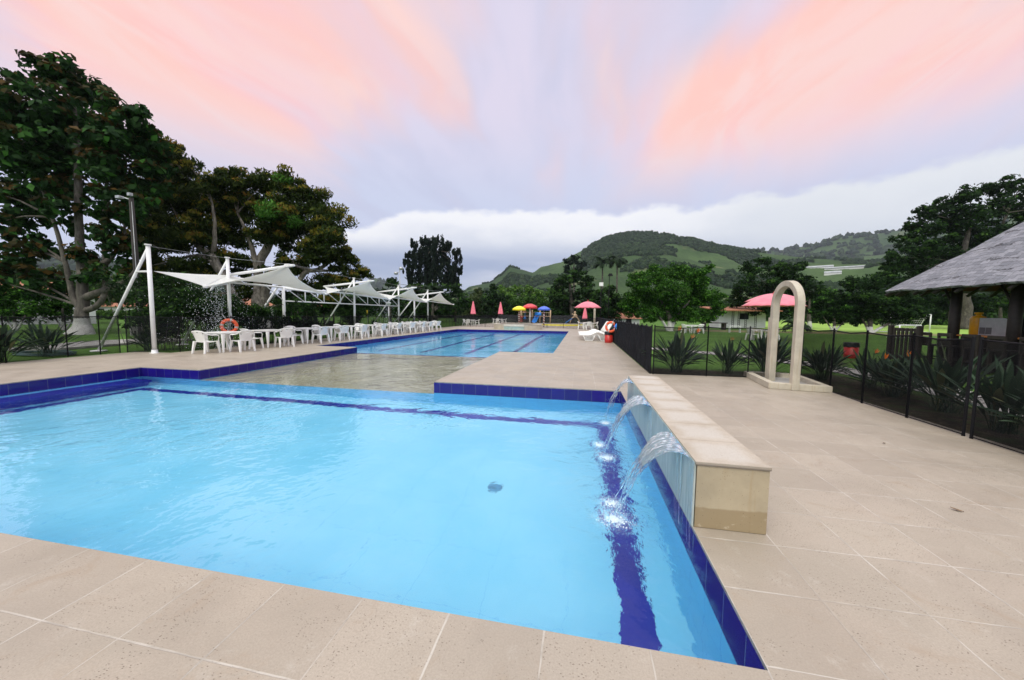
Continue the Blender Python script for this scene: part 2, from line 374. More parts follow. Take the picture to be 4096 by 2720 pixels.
def mat_thatch():
    m, T, out = newmat('roof_shingle')
    uvn = T.new('ShaderNodeUVMap').outputs[0]; x, y, z = T.sep(uvn)
    wob = T.math('MULTIPLY', T.math('ADD', T.noise(uvn, 2.2, 5, .7), -.5), .16)
    row = T.math('DIVIDE', T.math('ADD', y, wob), .145); fr = T.math('FRACT', row)
    sh = T.math('ADD', T.math('DIVIDE', x, .23), T.math('MULTIPLY', T.math('FLOOR', row), .37)); sh = T.math('ADD', sh, T.math('MULTIPLY', T.noise(uvn, 1.3, 3), 1.1))
    fx = T.math('FRACT', sh)
    wn = T.new('ShaderNodeTexWhiteNoise'); wn.noise_dimensions = '2D'; T.l.new(T.comb(T.math('FLOOR', sh), T.math('FLOOR', row), 0.0), wn.inputs[0])
    c = T.mix(wn.outputs[0], (.17, .175, .205), (.30, .30, .34))
    c = T.mix(T.ramp(T.noise(uvn, 16, 5, .75), .4, .7, 0, .55), c, (.12, .118, .125))
    c = T.mix(T.ramp(T.noise(uvn, 1.1, 4, .6), .55, .72, 0, .5), c, (.27, .27, .27))
    seam = T.math('ABSOLUTE', T.math('SUBTRACT', T.math('FRACT', T.math('ADD', T.math('DIVIDE', y, .62), T.math('MULTIPLY', T.noise(uvn, .9, 5, .7), 1.6))), .5)); seam = T.math('MULTIPLY', T.ramp(seam, .055, .02), T.ramp(T.noise(uvn, 1.6, 4, .6), .47, .55))
    gap = T.math('MAXIMUM', seam, T.math('MAXIMUM', T.math('MULTIPLY', T.ramp(fr, .10, .02), T.ramp(T.noise(uvn, 3.3, 3), .4, .55)), T.math('MULTIPLY', T.ramp(fx, .06, .01), .6)))
    c = T.mix(T.math('MULTIPLY', gap, .8), c, (.035, .033, .036))
    h = T.math('ADD', T.math('ADD', T.math('MULTIPLY', fr, -.5), T.math('MULTIPLY', gap, -.6)), T.math('MULTIPLY', T.noise(uvn, 24, 4, .7), .5))
    principled(T, out, c, .75, T.bump(h, .8, .03), spec=.35); return m
def mat_fieldhill():
    m, T, out = newmat('hill_pasture')
    g = T.new('ShaderNodeNewGeometry').outputs['Position']
    n = T.noise(g, .006, 5, .6, .6)
    c = T.mix(T.ramp(n, .36, .62), (.024, .050, .018), (.058, .100, .034))
    c = T.mix(T.ramp(T.noise(g, .022, 5, .7), .45, .68, 0, .7), c, (.028, .052, .022))
    wv = T.new('ShaderNodeTexWave'); T.put(wv, 'Vector', g); wv.inputs['Scale'].default_value = .055; wv.inputs['Distortion'].default_value = 3.0
    c = T.mix(T.math('MULTIPLY', wv.outputs[0], .22), c, (.055, .095, .025))
    c = T.mix(T.ramp(T.noise(g, .09, 5, .75), .56, .7, 0, .8), c, (.018, .034, .014))
    c = T.mix(T.ramp(T.noise(g, .013, 3, .6), .60, .70, 0, .5), c, (.17, .165, .085))
    principled(T, out, c, .95, T.bump(T.noise(g, .12, 4, .7), .8, 2.0), spec=.1); return m
def mat_stone_wall(name, col, wet=True):
    m, T, out = newmat(name)
    g = T.new('ShaderNodeNewGeometry').outputs['Position']; x, y, z = T.sep(g)
    c = T.mix(T.ramp(T.noise(g, 3.0, 5, .65), .3, .7), tuple(a * .88 for a in col), tuple(min(1, a * 1.1) for a in col))
    st = T.noise(T.mapping(g, (12, 12, .8)), 2.0, 4, .6); c = T.mix(T.ramp(st, .52, .68, 0, .4), c, (.36, .26, .14))
    if wet:
        ln = T.math('ADD', z, T.math('MULTIPLY', T.noise(g, 6, 3), .05))
        c = T.mix(T.ramp(ln, .19, .175, 0, .75), c, (.26, .19, .10))
        c = T.mix(T.math('MULTIPLY', T.ramp(T.noise(g, 13, 5, .7), .58, .72), T.ramp(z, .17, .05)), c, (.58, .50, .38))
    vp = T.vor(g, 70); pit = T.math('MULTIPLY', T.ramp(vp.outputs['Distance'], .20, .08), T.ramp(T.sep(vp.outputs['Color'])[0], .70, .75))
    c = T.mix(T.math('MULTIPLY', pit, .85), c, (.10, .06, .03))
    principled(T, out, c, .6, T.bump(pit, -.4, .004)); return m
def mat_screen(name, sigma, lo=.07, hi=.15):
    # woven screen built as a thin slab that swallows light over its thickness: denser when seen along it
    m, T, out = newmat(name)
    tr = T.new('ShaderNodeBsdfTransparent'); df = T.new('ShaderNodeBsdfDiffuse'); T.put(df, 'Color', (.055, .058, .066, 1))
    g = T.new('ShaderNodeNewGeometry').outputs['Position']
    mx = T.new('ShaderNodeMixShader'); T.put(mx, 0, T.ramp(T.noise(g, 3.5, 4, .6), .3, .7, lo, hi))
    T.l.new(tr.outputs[0], mx.inputs[1]); T.l.new(df.outputs[0], mx.inputs[2]); T.l.new(mx.outputs[0], out.inputs[0])
    va = T.new('ShaderNodeVolumeAbsorption'); T.put(va, 'Color', (0, 0, 0, 1)); T.put(va, 'Density', sigma); T.l.new(va.outputs[0], out.inputs[1])
    return m
def mat_stripe(name):
    m, T, out = newmat(name)
    g = T.new('ShaderNodeTexCoord').outputs['Object']; x, y, z = T.sep(g)
    a = T.math('ARCTAN2', y, x)
    f = T.math('FRACT', T.math('ADD', T.math('MULTIPLY', z, 3.2), T.math('DIVIDE', a, 2 * math.pi)))
    c = T.mix(T.ramp(f, .49, .51), (.70, .68, .64), (.25, .02, .02)); principled(T, out, c, .4); return m
def mat_umbrella(name):
    m, T, out = newmat(name)
    g = T.new('ShaderNodeTexCoord').outputs['Object']
    c = T.mix(T.ramp(T.noise(g, 2.5, 4), .3, .7), (.95, .26, .36), (.97, .36, .45))
    b = T.new('ShaderNodeBsdfPrincipled'); T.put(b, 'Base Color', c); T.put(b, 'Roughness', .7); T.put(b, 'Sheen Weight', .6)
    t = T.new('ShaderNodeBsdfTranslucent'); T.put(t, 'Color', (1.0, .03, .05, 1))
    mx = T.new('ShaderNodeMixShader'); mx.inputs[0].default_value = .35
    T.l.new(b.outputs[0], mx.inputs[1]); T.l.new(t.outputs[0], mx.inputs[2]); T.l.new(mx.outputs[0], out.inputs[0]); return m
def mat_sail():
    m, T, out = newmat('white_membrane')
    g = T.new('ShaderNodeNewGeometry').outputs['Position']
    c = T.mix(T.ramp(T.noise(g, 1.2, 5, .6), .35, .7), (.88, .88, .86), (.80, .81, .79))
    b = T.new('ShaderNodeBsdfPrincipled'); T.put(b, 'Base Color', c); T.put(b, 'Roughness', .55)
    t = T.new('ShaderNodeBsdfTranslucent'); T.put(t, 'Color', (.86, .86, .82, 1))
    mx = T.new('ShaderNodeMixShader'); mx.inputs[0].default_value = .42
    T.l.new(b.outputs[0], mx.inputs[1]); T.l.new(t.outputs[0], mx.inputs[2]); T.l.new(mx.outputs[0], out.inputs[0]); return m
def mat_stream():
    m, T, out = newmat('falling_water')
    b = T.new('ShaderNodeBsdfPrincipled'); T.put(b, 'Base Color', (.95, .98, 1, 1)); T.put(b, 'Roughness', .06); T.put(b, 'IOR', 1.33); T.put(b, 'Transmission Weight', .9)
    T.l.new(b.outputs[0], out.inputs[0]); return m
def mat_tileroof():
    m, T, out = newmat('clay_roof_tile')
    g = T.new('ShaderNodeNewGeometry').outputs['Position']; x, y, z = T.sep(g)
    c = T.mix(T.ramp(T.noise(g, 5, 5, .7), .3, .7), (.26, .09, .05), (.42, .19, .11))
    wv = T.math('SINE', T.math('MULTIPLY', T.math('ADD', x, y), 22)); principled(T, out, c, .85, T.bump(wv, .6, .04)); return m

def mat_cap():
    m, T, out = newmat('travertine_cap')
    g = T.new('ShaderNodeNewGeometry').outputs['Position']; x, y, z = T.sep(g)
    f = T.math('DIVIDE', T.math('ADD', y, -2.61), .47); e = T.math('ABSOLUTE', T.math('SUBTRACT', T.math('FRACT', f), .5))
    ex = T.math('ABSOLUTE', T.math('DIVIDE', T.math('ADD', x, -1.06), .24))
    cen = T.math('SUBTRACT', 1.0, T.math('MAXIMUM', T.math('MULTIPLY', e, 2.0), ex)); cen = T.math('ADD', cen, T.math('MULTIPLY', T.math('ADD', T.noise(g, 11, 5, .7), -.5), .9))
    c = T.mix(T.ramp(T.noise(g, 4, 4, .6), .3, .7), (.38, .32, .25), (.46, .40, .33))
    c = T.mix(T.ramp(cen, .0, .6, 0, .75), c, (.50, .465, .42))
    c = T.mix(T.math('MULTIPLY', T.ramp(T.noise(g, 60, 4, .7), .55, .68), .6), c, (.36, .28, .22))
    gr = T.ramp(e, .482, .494); c = T.mix(T.math('MULTIPLY', gr, .6), c, (.26, .22, .18))
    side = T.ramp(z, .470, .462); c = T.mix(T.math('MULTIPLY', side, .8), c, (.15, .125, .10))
    vp = T.vor(T.mapping(g, (1, 1.8, 1)), 95); pit = T.math('MULTIPLY', T.ramp(vp.outputs['Distance'], .26, .12), T.ramp(T.sep(vp.outputs['Color'])[0], .45, .52))
    c = T.mix(T.math('MULTIPLY', pit, .8), c, (.16, .10, .06))
    principled(T, out, c, .65, T.bump(T.math('ADD', pit, gr), -.5, .005)); return m
def mat_sheet():
    m, T, out = newmat('wet_glass_panel')
    g = T.new('ShaderNodeNewGeometry').outputs['Position']
    st = T.noise(T.mapping(g, (1, 26, 1.2)), 1.6, 4, .6)
    c = T.mix(T.ramp(st, .42, .62), (.30, .36, .34), (.44, .48, .45)); c = T.mix(T.ramp(T.noise(T.mapping(g, (1, 14, .5)), 2.2, 4, .7), .55, .66, 0, .5), c, (.17, .23, .22))
    principled(T, out, c, .38, T.bump(st, .3, .004), spec=.4); return m
M_ = {}
M_['deck'] = mat_deck()
M_['band'] = mat_tile('navy_tile', (.012, .006, .16), .27, .27, grout=(.10, .11, .17), gw=.016)
M_['navy'] = mat_tile('submerged_navy_tile', (.006, .022, .33), .27, .27, grout=(.05, .05, .28), gw=.01, rough=.4)
M_['coping'] = simple('coping_edge', (.26, .25, .235), .8, .2, 9)
M_['poolwall'] = mat_tile('pale_blue_wall_tile', (.17, .62, .95), .27, .27, grout=(.08, .40, .80), gw=.012, rough=.4, varf=.05)
M_['poolfloor'] = mat_poolfloor('pale_blue_pool_floor', (.23, .70, .95), (.31, .77, 1.0), (.10, .50, .86))
M_['lapfloor'] = mat_poolfloor('blue_lap_pool_floor', (.14, .60, .90), (.19, .68, .95), (.10, .50, .84))
M_['sand'] = simple('shallow_stone_floor', (.42, .41, .31), .8, .12, 1.6, dirt=((.33, .33, .25), .5))
M_['water'] = mat_water('pool_water', 2.1, .032, [(.34, 3.1, .014, .42), (.36, 4.35, .010, .36), (.30, 4.78, .010, .32), (.44, 5.8, .008, .3)])
M_['water_lap'] = mat_water('lap_pool_water', 3.2, .016, stretch=(1, 1.5, 1))
M_['water_wade'] = mat_water('wading_water', 2.6, .040, tint=(.97, .98, .95))
M_['grass'] = mat_grass()
M_['concrete'] = simple('old_concrete', (.33, .315, .30), .85, .2, 2.5, dirt=((.18, .165, .14), .6))
M_['path'] = simple('garden_path_concrete', (.36, .34, .33), .85, .15, 3, dirt=((.22, .2, .17), .6))
M_['basinstone'] = mat_stone_wall('cast_stone', (.50, .45, .365), False)
M_['box'] = mat_stone_wall('rendered_block_side', (.40, .33, .225), True)
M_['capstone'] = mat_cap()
M_['glass'] = mat_sheet()
M_['black'] = simple('black_paint', (.008, .008, .010), .7, .2, 8, spec=.15)
M_['screen'] = mat_screen('black_mesh_screen', 25)
M_['screen_thin'] = mat_screen('open_mesh_screen', 9)
M_['screen_far'] = mat_screen('black_mesh_screen_dense', 70, .42, .55)
M_['plastic'] = simple('white_plastic', (.80, .79, .77), .35, .04, 5, dirt=((.66, .64, .58), .35))
M_['whitepaint'] = simple('white_paint', (.76, .76, .76), .4, .05, 3, dirt=((.50, .48, .44), .35))
M_['steel'] = simple('galvanised_tube', (.42, .43, .44), .4, .1, 6, metal=.6)
M_['sail'] = mat_sail()
M_['orange'] = simple('orange_vinyl', (.75, .10, .025), .4, .12, 8)
M_['greytape'] = simple('grey_tape', (.45, .44, .43), .6)
M_['red'] = simple('red_plastic', (.52, .025, .02), .35, .15, 5, dirt=((.30, .03, .02), .5))
M_['blackplastic'] = simple('black_bag_plastic', (.015, .015, .018), .3, .2, 20, bump=.5, bscale=16)
M_['umb'] = mat_umbrella('pink_umbrella_cloth')
M_['umbclosed'] = simple('folded_pink_cloth', (.78, .20, .27), .75, .25, 14)
M_['yellow'] = simple('yellow_fibreglass', (.85, .75, .02), .3, .05)
M_['redf'] = simple('red_fibreglass', (.60, .05, .06), .3, .1)
M_['bluef'] = simple('blue_fibreglass', (.06, .14, .66), .3, .1)
M_['blue2'] = simple('light_blue_plastic', (.02, .24, .78), .3, .1)
M_['stripe'] = mat_stripe('red_white_candy_stripe')
M_['bark'] = mat_bark('grey_bark', (.040, .033, .027), (.095, .082, .068))
M_['bark_w'] = mat_bark('limewashed_bark', (.040, .034, .028), (.095, .083, .070), 1.0)
M_['bark_w2'] = mat_bark('limewashed_bark_high', (.075, .062, .05), (.20, .175, .145), 1.35)
M_['bark_wlow'] = mat_bark('limewashed_bark_low', (.040, .034, .028), (.095, .083, .070), .62)
M_['leaf_bread'] = mat_leaf('broad_dark_leaf', (.011, .036, .011), (.032, .082, .018), (.06, .18, .028), .15)
M_['leaf_bread_top'] = mat_leaf('rusty_dark_leaf', (.024, .026, .006), (.062, .050, .012), (.13, .070, .016), .2)
M_['leaf_mango'] = mat_leaf('mango_leaf', (.014, .030, .005), (.042, .064, .010), (.09, .12, .015), .12)
M_['leaf_flush'] = mat_leaf('mango_new_leaf', (.10, .11, .013), (.20, .175, .020), (.24, .12, .025), .2)
M_['leaf_bright'] = mat_leaf('bright_green_leaf', (.045, .13, .016), (.085, .22, .03), (.12, .27, .04), .2)
M_['leaf_dark'] = mat_leaf('dark_green_leaf', (.007, .022, .007), (.020, .050, .012), (.045, .11, .018), .12)
M_['leaf_mid'] = mat_leaf('mid_green_leaf', (.017, .050, .008), (.045, .105, .016), (.08, .17, .025), .15)
M_['leaf_olive'] = mat_leaf('olive_green_leaf', (.036, .060, .020), (.07, .10, .034), (.11, .13, .05), .12)
M_['leaf_bamboo'] = mat_leaf('bamboo_leaf', (.055, .13, .018), (.11, .22, .035), (.17, .27, .06), .2)
M_['leaf_pine'] = mat_leaf('blackish_leaf', (.007, .016, .012), (.016, .030, .020), (.04, .06, .03), .06)
M_['leaf_citrus'] = mat_leaf('citrus_leaf', (.012, .046, .006), (.045, .14, .014), (.13, .32, .04), .25)
M_['leaf_palm'] = mat_leaf('palm_leaf', (.016, .034, .016), (.034, .06, .026))
M_['strel'] = mat_leaf('strelitzia_leaf', (.026, .055, .030), (.060, .100, .058), (.14, .15, .07), .14, rough=.35, transl=.12)
M_['flower'] = simple('orange_petal', (.85, .20, .01), .5, .15, 30)
M_['hill'] = mat_fieldhill()
M_['roof'] = mat_thatch()
M_['darkwood'] = simple('dark_wood', (.022, .016, .013), .6, .3, 10)
M_['redwood'] = simple('varnished_wood', (.11, .030, .012), .5, .25, 8)
M_['counter'] = simple('orange_varnished_counter', (.42, .17, .035), .35, .2, 6)
M_['gas'] = simple('yellow_cylinder_paint', (.75, .36, .01), .35, .1, 6)
M_['inox'] = simple('stainless_sheet', (.48, .48, .49), .3, .1, 5, metal=.5)
M_['whitewall'] = simple('white_render', (.62, .62, .62), .8, .08, 2, dirt=((.45, .44, .42), .5))
M_['clay'] = mat_tileroof()
M_['stream'] = mat_stream()
M_['foam'] = simple('white_foam', (.86, .93, .97), .5, .03)
M_['tan'] = simple('tan_fibreglass', (.42, .30, .19), .6, .2, 6)
M_['netting'] = simple('net_cord', (.62, .62, .62), .8)
M_['drain'] = simple('drain_grate', (.07, .30, .50), .5, .3, 40)
M_['greenhouse'] = simple('greenhouse_film', (.33, .345, .36), .5, .25, .35)
M_['leaf_dry'] = simple('dry_leaf', (.16, .10, .05), .8, .3, 30)
M_['hose'] = simple('green_hose', (.03, .08, .07), .5, .3, 20)
M_['yellowsign'] = simple('yellow_board', (.60, .40, .03), .6)

# ================================================================ SETTING
XL, XR, Y0, Y1 = -11.3, .82, 1.58, 7.2          # near pool
WX0, WX1, WY1 = -9.43, -3.12, 13.65             # wading part
LX0, LX1, LY1 = -11.5, -1.0, 32.1               # lap pool
ZW = -.245
# ground: one sheet with the pools' hole left out
g = MB(); F_ = 2600
for a, b, c, d_ in ((-F_, -11.6, -F_, F_), (.9, F_, -F_, F_), (-11.6, .9, -F_, 1.5), (-11.6, .9, 32.2, F_)):
    g.quad((a, c, -.05), (b, c, -.05), (b, d_, -.05), (a, d_, -.05))
struct('ground', g.mesh('ground', M_['grass'], fix=False))
# deck: cells of a grid that lie on it and not in a pool
xs = [-15.6, -14.15, LX0, XL, WX0, WX1, LX1, XR, 1.78, 5.02, 6.4]; ys = [-4.0, Y0, Y1, 9.55, 9.9, WY1, LY1, 62.0]
# (right of x = 5.02 there is garden; the screen stands on the edge)
g = MB()
for i in range(len(xs) - 1):
    for j in range(len(ys) - 1):
        cx, cy = (xs[i] + xs[i + 1]) / 2, (ys[j] + ys[j + 1]) / 2
        on = -14.15 < cx < 1.78 or (cx < -14.15 and cy < 9.9) or (1.78 < cx < 5.02 and cy < 9.55)
        if XL < cx < XR and Y0 < cy < Y1: on = False
        if WX0 < cx < WX1 and Y1 < cy < WY1: on = False
        if LX0 < cx < LX1 and WY1 < cy < LY1: on = False
        if on:
            g.quad((xs[i], ys[j], 0), (xs[i + 1], ys[j], 0), (xs[i + 1], ys[j + 1], 0), (xs[i], ys[j + 1], 0))
for (a, b) in (((5.02, -4), (5.02, 9.55)), ((5.02, 9.55), (1.78, 9.55)), ((1.78, 9.55), (1.78, 62)), ((-14.15, 62), (-14.15, 9.9)), ((-14.15, 9.9), (-15.6, 9.9)), ((-15.6, 9.9), (-15.6, -4))):
    g.quad((*a, -.12), (*b, -.12), (*b, 0), (*a, 0))
struct('deck', g.mesh('deck', M_['deck'], fix=False))

def pool_wall(g, a, b, zbot, zband=-.262):
    for z0, z1, mi in ((-.02, 0, 0), (zband, -.02, 1), (zbot, zband, 2)):
        g.quad((*a, z0), (*b, z0), (*b, z1), (*a, z1), mi)
ZF = -1.12; ZL = -1.6; ZS = -.34
g = MB()
pool_wall(g, (XL, Y0), (XR, Y0), ZF); pool_wall(g, (XR, Y0), (XR, Y1), ZF)
pool_wall(g, (XR, Y1), (WX1, Y1), ZF); pool_wall(g, (WX0, Y1), (XL, Y1), ZF); pool_wall(g, (XL, Y1), (XL, Y0), ZF)
g.quad((WX1, Y1, ZF), (WX0, Y1, ZF), (WX0, Y1, ZS), (WX1, Y1, ZS), 2)
g.quad((XL, Y0, ZF), (XR, Y0, ZF), (XR, Y1, ZF), (XL, Y1, ZF), 3)
# navy floor lines
e = ZF + .004
g.quad((.35, Y0, e), (.585, Y0, e), (.585, 6.68, e), (.35, 6.68, e), 4)
g.quad((-10.2, 6.44, e), (.35, 6.44, e), (.35, 6.68, e), (-10.2, 6.68, e), 4)
g.quad((-10.45, Y0, e), (-10.2, Y0, e), (-10.2, 6.68, e), (-10.45, 6.68, e), 4)
# drain
n = 20; g.add([(-.97 + .11 * math.cos(2 * math.pi * k / n), 4.12 + .11 * math.sin(2 * math.pi * k / n), e + .004) for k in range(n)], [tuple(range(n))], 5)
struct('pool_basin', g.mesh('pool_basin', [M_['coping'], M_['band'], M_['poolwall'], M_['poolfloor'], M_['navy'], M_['drain']], fix=False))
# submerged bench step along the left wall
g = MB(); g.box((XL + .36, (Y0 + 6.9) / 2, (ZF - .31) / 2), (.70, 6.9 - Y0 - .02, -.31 - ZF), mi=1); g.box((XL + .736, (Y0 + 6.9) / 2, -.43), (.03, 6.9 - Y0, .26), mi=1)
g.box((XL + .37, 6.915, -.43), (.76, .03, .26), mi=1); g.box((XL + .09, (Y0 + 6.9) / 2, -.300), (.17, 6.8 - Y0, .016), mi=0)
struct('pool_step', g.mesh('pool_step', [M_['poolwall'], M_['navy']]))
g = MB()
pool_wall(g, (WX0, WY1), (WX0, Y1), ZS - .02); pool_wall(g, (WX1, Y1), (WX1, WY1), ZS - .02)
g.quad((WX0, Y1, ZS), (WX1, Y1, ZS), (WX1, WY1, ZS), (WX0, WY1, ZS), 3)
struct('wading_pool_basin', g.mesh('wading_pool_basin', [M_['coping'], M_['band'], M_['poolwall'], M_['sand']], fix=False))
g = MB()
pool_wall(g, (LX0, WY1), (WX0, WY1), ZL); pool_wall(g, (WX1, WY1), (LX1, WY1), ZL)
pool_wall(g, (LX1, WY1), (LX1, LY1), ZL); pool_wall(g, (LX1, LY1), (LX0, LY1), ZL, -.30); pool_wall(g, (LX0, LY1), (LX0, WY1), ZL)
g.quad((WX0, WY1, ZL), (WX1, WY1, ZL), (WX1, WY1, ZS), (WX0, WY1, ZS), 2)
g.box(((WX0 + WX1) / 2, WY1 - .05, ZS + .02), (WX1 - WX0, .10, .05), mi=4)
g.quad((LX0, WY1, ZL), (LX1, WY1, ZL), (LX1, LY1, ZL), (LX0, LY1, ZL), 3)
for cx in (-9.75, -7.5, -5.3, -3.2):
    g.quad((cx - .13, WY1 + 2.2, ZL + .004), (cx + .13, WY1 + 2.2, ZL + .004), (cx + .13, LY1 - .5, ZL + .004), (cx - .13, LY1 - .5, ZL + .004), 4)
    g.quad((cx - .4, LY1 - .8, ZL + .008), (cx + .4, LY1 - .8, ZL + .008), (cx + .4, LY1 - .55, ZL + .008), (cx - .4, LY1 - .55, ZL + .008), 4)
struct('lap_pool_basin', g.mesh('lap_pool_basin', [M_['coping'], M_['band'], M_['poolwall'], M_['lapfloor'], M_['navy']], fix=False))
def water(name, x0, x1, y0, y1, mat):
    g = MB(); g.quad((x0, y0, ZW), (x1, y0, ZW), (x1, y1, ZW), (x0, y1, ZW)); struct(name, g.mesh(name, mat, fix=False))
water('pool_water', XL, XR, Y0, Y1, M_['water']); water('wading_water', WX0, WX1, Y1, WY1, M_['water_wade']); water('lap_pool_water', LX0, LX1, WY1, LY1, M_['water_lap'])
# garden path and old slabs
g = MB()
pts = [((6.55, 3), (7.9, 3)), ((6.9, 7), (8.1, 7.4)), ((7.1, 10.0), (8.2, 10.6)), ((7.0, 12.6), (8.0, 13.2)), ((6.2, 14.6), (7.0, 15.4)), ((3.6, 16.6), (4.0, 17.5)), ((1.9, 17.4), (1.9, 18.3))]
for (a, b), (c, d_) in zip(pts, pts[1:]): g.quad((*a, -.03), (*b, -.03), (*d_, -.03), (*c, -.03))
struct('garden_path', g.mesh('garden_path', M_['path'], fix=False))
g = MB(); g.ext([(-20.6, 9.0), (-19.0, 9.7), (-19.6, 12.2), (-22.2, 12.0)], -.05, .05); g.ext([(-22.4, 12.3), (-19.7, 12.4), (-19.4, 14.6), (-21.6, 14.8)], -.05, .045)
struct('concrete_slab', g.mesh('concrete_slab', M_['concrete'], bevel=.02))
g = MB(); g.box((3.4, 39.5, -.045), (40, 2.0, .02)); 
# ---------------------------------------------------------------- hills
def interp(tab, a):
    if a <= tab[0][0]: return tab[0][1]
    for (a0, v0), (a1, v1) in zip(tab, tab[1:]):
        if a <= a1: t = (a - a0) / (a1 - a0); t = t * t * (3 - 2 * t) * .5 + t * .5; return v0 + (v1 - v0) * t
    return tab[-1][1]
from mathutils import noise as mn
RID1 = [(-27, .0), (-24, .035), (-21.6, .050), (-18.9, .061), (-17.7, .075), (-14.5, .083), (-12.9, .104), (-11.35, .129), (-9.7, .124), (-7.7, .116), (-6.2, .133), (-3.4, .143), (-1.5, .163), (.4, .176), (1.9, .192), (3.4, .204), (5.6, .213), (7.75, .218), (9.9, .214), (11.9, .207), (14.6, .192), (17.2, .176), (19.6, .165), (22.5, .152), (25.2, .140), (29, .125), (34, .112), (44, .112), (60, .112)]
RID2 = [(8, .10), (16.6, .138), (19.6, .152), (22.5, .154), (26.5, .150), (30, .158), (32.2, .166), (34.2, .166), (37, .166), (40, .168), (45, .17), (60, .17)]
RID3 = [(-85, .05), (-75, .062), (-68.5, .064), (-66, .073), (-64.6, .080), (-63.1, .087), (-61.6, .084), (-59.6, .082), (-58.2, .080), (-54.3, .066), (-49.8, .051), (-44, .03), (-40, .02)]
RID4 = [(-40, .015), (-35.4, .05), (-33.4, .070), (-32, .0895), (-30.9, .082), (-29.2, .067), (-24.7, .049), (-18, .03)]
def hheight(rid, azd, r, r0, r1, seed, amp):
    H_ = interp(rid, azd) * r1
    t = (r - r0) / (r1 - r0)
    if t <= 0: return -1.0
    if t <= 1: s = t ** 1.25
    else: s = max(0.0, 1 - (t - 1) * 1.6)
    px, py = r * math.sin(R(azd)), r * math.cos(R(azd))
    nz = mn.fractal(Vector((px / (r1 * .16) + seed, py / (r1 * .16), seed)), 1.0, 2.1, 5)
    k = min(1, t * 2.2) * (1.0 if t < .9 else max(.12, 1 - (t - .9) * 8.5) if t < 1.01 else .12)
    return max(-1, H_ * s + nz * amp * k * min(1, H_ / (r1 * .05)) + 1.5)
def hill(name, rid, a0, a1, r0, r1, seed, amp, na, nr, label=None):
    g = MB()
    def fn(u, v):
        a = a0 + (a1 - a0) * u; r = r0 + (r1 * 1.25 - r0) * v
        return (r * math.sin(R(a)), r * math.cos(R(a)), hheight(rid, a, r, r0, r1, seed, amp) + 1.5 - 1.5)
    g.grid(fn, na, nr); me = g.mesh(name, M_['hill'], fix=False)
    return struct(name, me, label)
HILLS = [('hills', RID1, -28, 60, 190, 820, 3.0, 15, 260, 60), ('mountain', RID2, 8, 60, 900, 1900, 9.0, 60, 130, 40), ('distant_hills', RID3, -88, -38, 500, 1700, 5.0, 30, 120, 30), ('far_peak', RID4, -42, -16, 900, 2200, 7.0, 30, 80, 30)]
for h in HILLS: hill(*h)

# ================================================================ FOLIAGE
def leaf_quads(P, N, size, aspect=.5, droop=0.0, jit=.35):
    n = len(P)
    s = size * (1 + RNG.uniform(-jit, jit, n))[:, None]
    t = np.cross(N, RNG.normal(size=(n, 3))); t /= np.linalg.norm(t, axis=1, keepdims=True) + 1e-9
    t[:, 2] -= droop; t /= np.linalg.norm(t, axis=1, keepdims=True)
    b = np.cross(N, t); b /= np.linalg.norm(b, axis=1, keepdims=True) + 1e-9
    N2 = np.cross(t, b)
    v = np.empty((n, 4, 3))
    v[:, 0] = P - t * s * .5; v[:, 1] = P + b * s * aspect * .5 + N2 * s * .06; v[:, 2] = P + t * s * .5 - N2 * s * .1; v[:, 3] = P - b * s * aspect * .5 + N2 * s * .06
    return v.reshape(-1, 3)
def quads_mesh(name, V, mats, mi=None):
    n = len(V) // 4; me = bpy.data.meshes.new(name)
    me.vertices.add(len(V)); me.vertices.foreach_set('co', V.astype(np.float32).ravel())
    me.loops.add(4 * n); me.loops.foreach_set('vertex_index', np.arange(4 * n, dtype=np.int32))
    me.polygons.add(n); me.polygons.foreach_set('loop_start', np.arange(0, 4 * n, 4, dtype=np.int32))
    for m in mats: me.materials.append(m)
    if mi is not None: me.polygons.foreach_set('material_index', mi.astype(np.int32))
    me.update(calc_edges=True); me.validate(); return me
def sph(n):
    v = RNG.normal(size=(n, 3)); return v / np.linalg.norm(v, axis=1, keepdims=True)
def crown(name, blobs, size, cover, mats, topmat=None, aspect=.5, droop=.25, clump=(16, .34), core=.25, topf=.55, vz=.75, hz_=1.15):
    PS, NS, MI = [], [], []
    for bi, (x, y, z, r) in enumerate(blobs):
        c = np.array([x, y, z]); nl = int(cover * math.pi * r * r / (size * size * aspect * .5))
        ncl = clump[0]
        cc = sph(ncl); cc[:, 2] *= .85; rad = r * RNG.uniform(.45, .95, (ncl, 1)); cc = c + cc * rad
        rs = r * clump[1] * RNG.uniform(.6, 1.25, ncl)
        k = RNG.integers(0, ncl, nl); dv = sph(nl); rr = RNG.uniform(0, 1, (nl, 1)) ** .4
        p = cc[k] + dv * rr * rs[k][:, None] * np.array([hz_, hz_, vz])
        q = int(nl * core); p[:q] = c + sph(q) * r * RNG.uniform(0, .8, (q, 1))
        nn = dv + .8 * sph(nl) + np.array([0, 0, .5]); nn /= np.linalg.norm(nn, axis=1, keepdims=True)
        m = np.zeros(nl)
        if topmat is not None:
            up = (dv[:, 2] > -.1) & ((cc[k][:, 2] - z) > -.3 * r) & (RNG.uniform(size=ncl)[k] < topf); up[:q] = False; m[up] = 1
        if len(mats) > 2:
            g3 = (RNG.uniform(size=ncl)[k] < .12) & (bi % 5 == 3); g3[:q] = False; m[g3] = 2
        PS.append(p); NS.append(nn); MI.append(m)
    P = np.concatenate(PS); N = np.concatenate(NS); MI = np.concatenate(MI)
    V = leaf_quads(P, N, size, aspect, droop)
    return quads_mesh(name, V, mats, np.clip(MI, 0, len(mats) - 1))
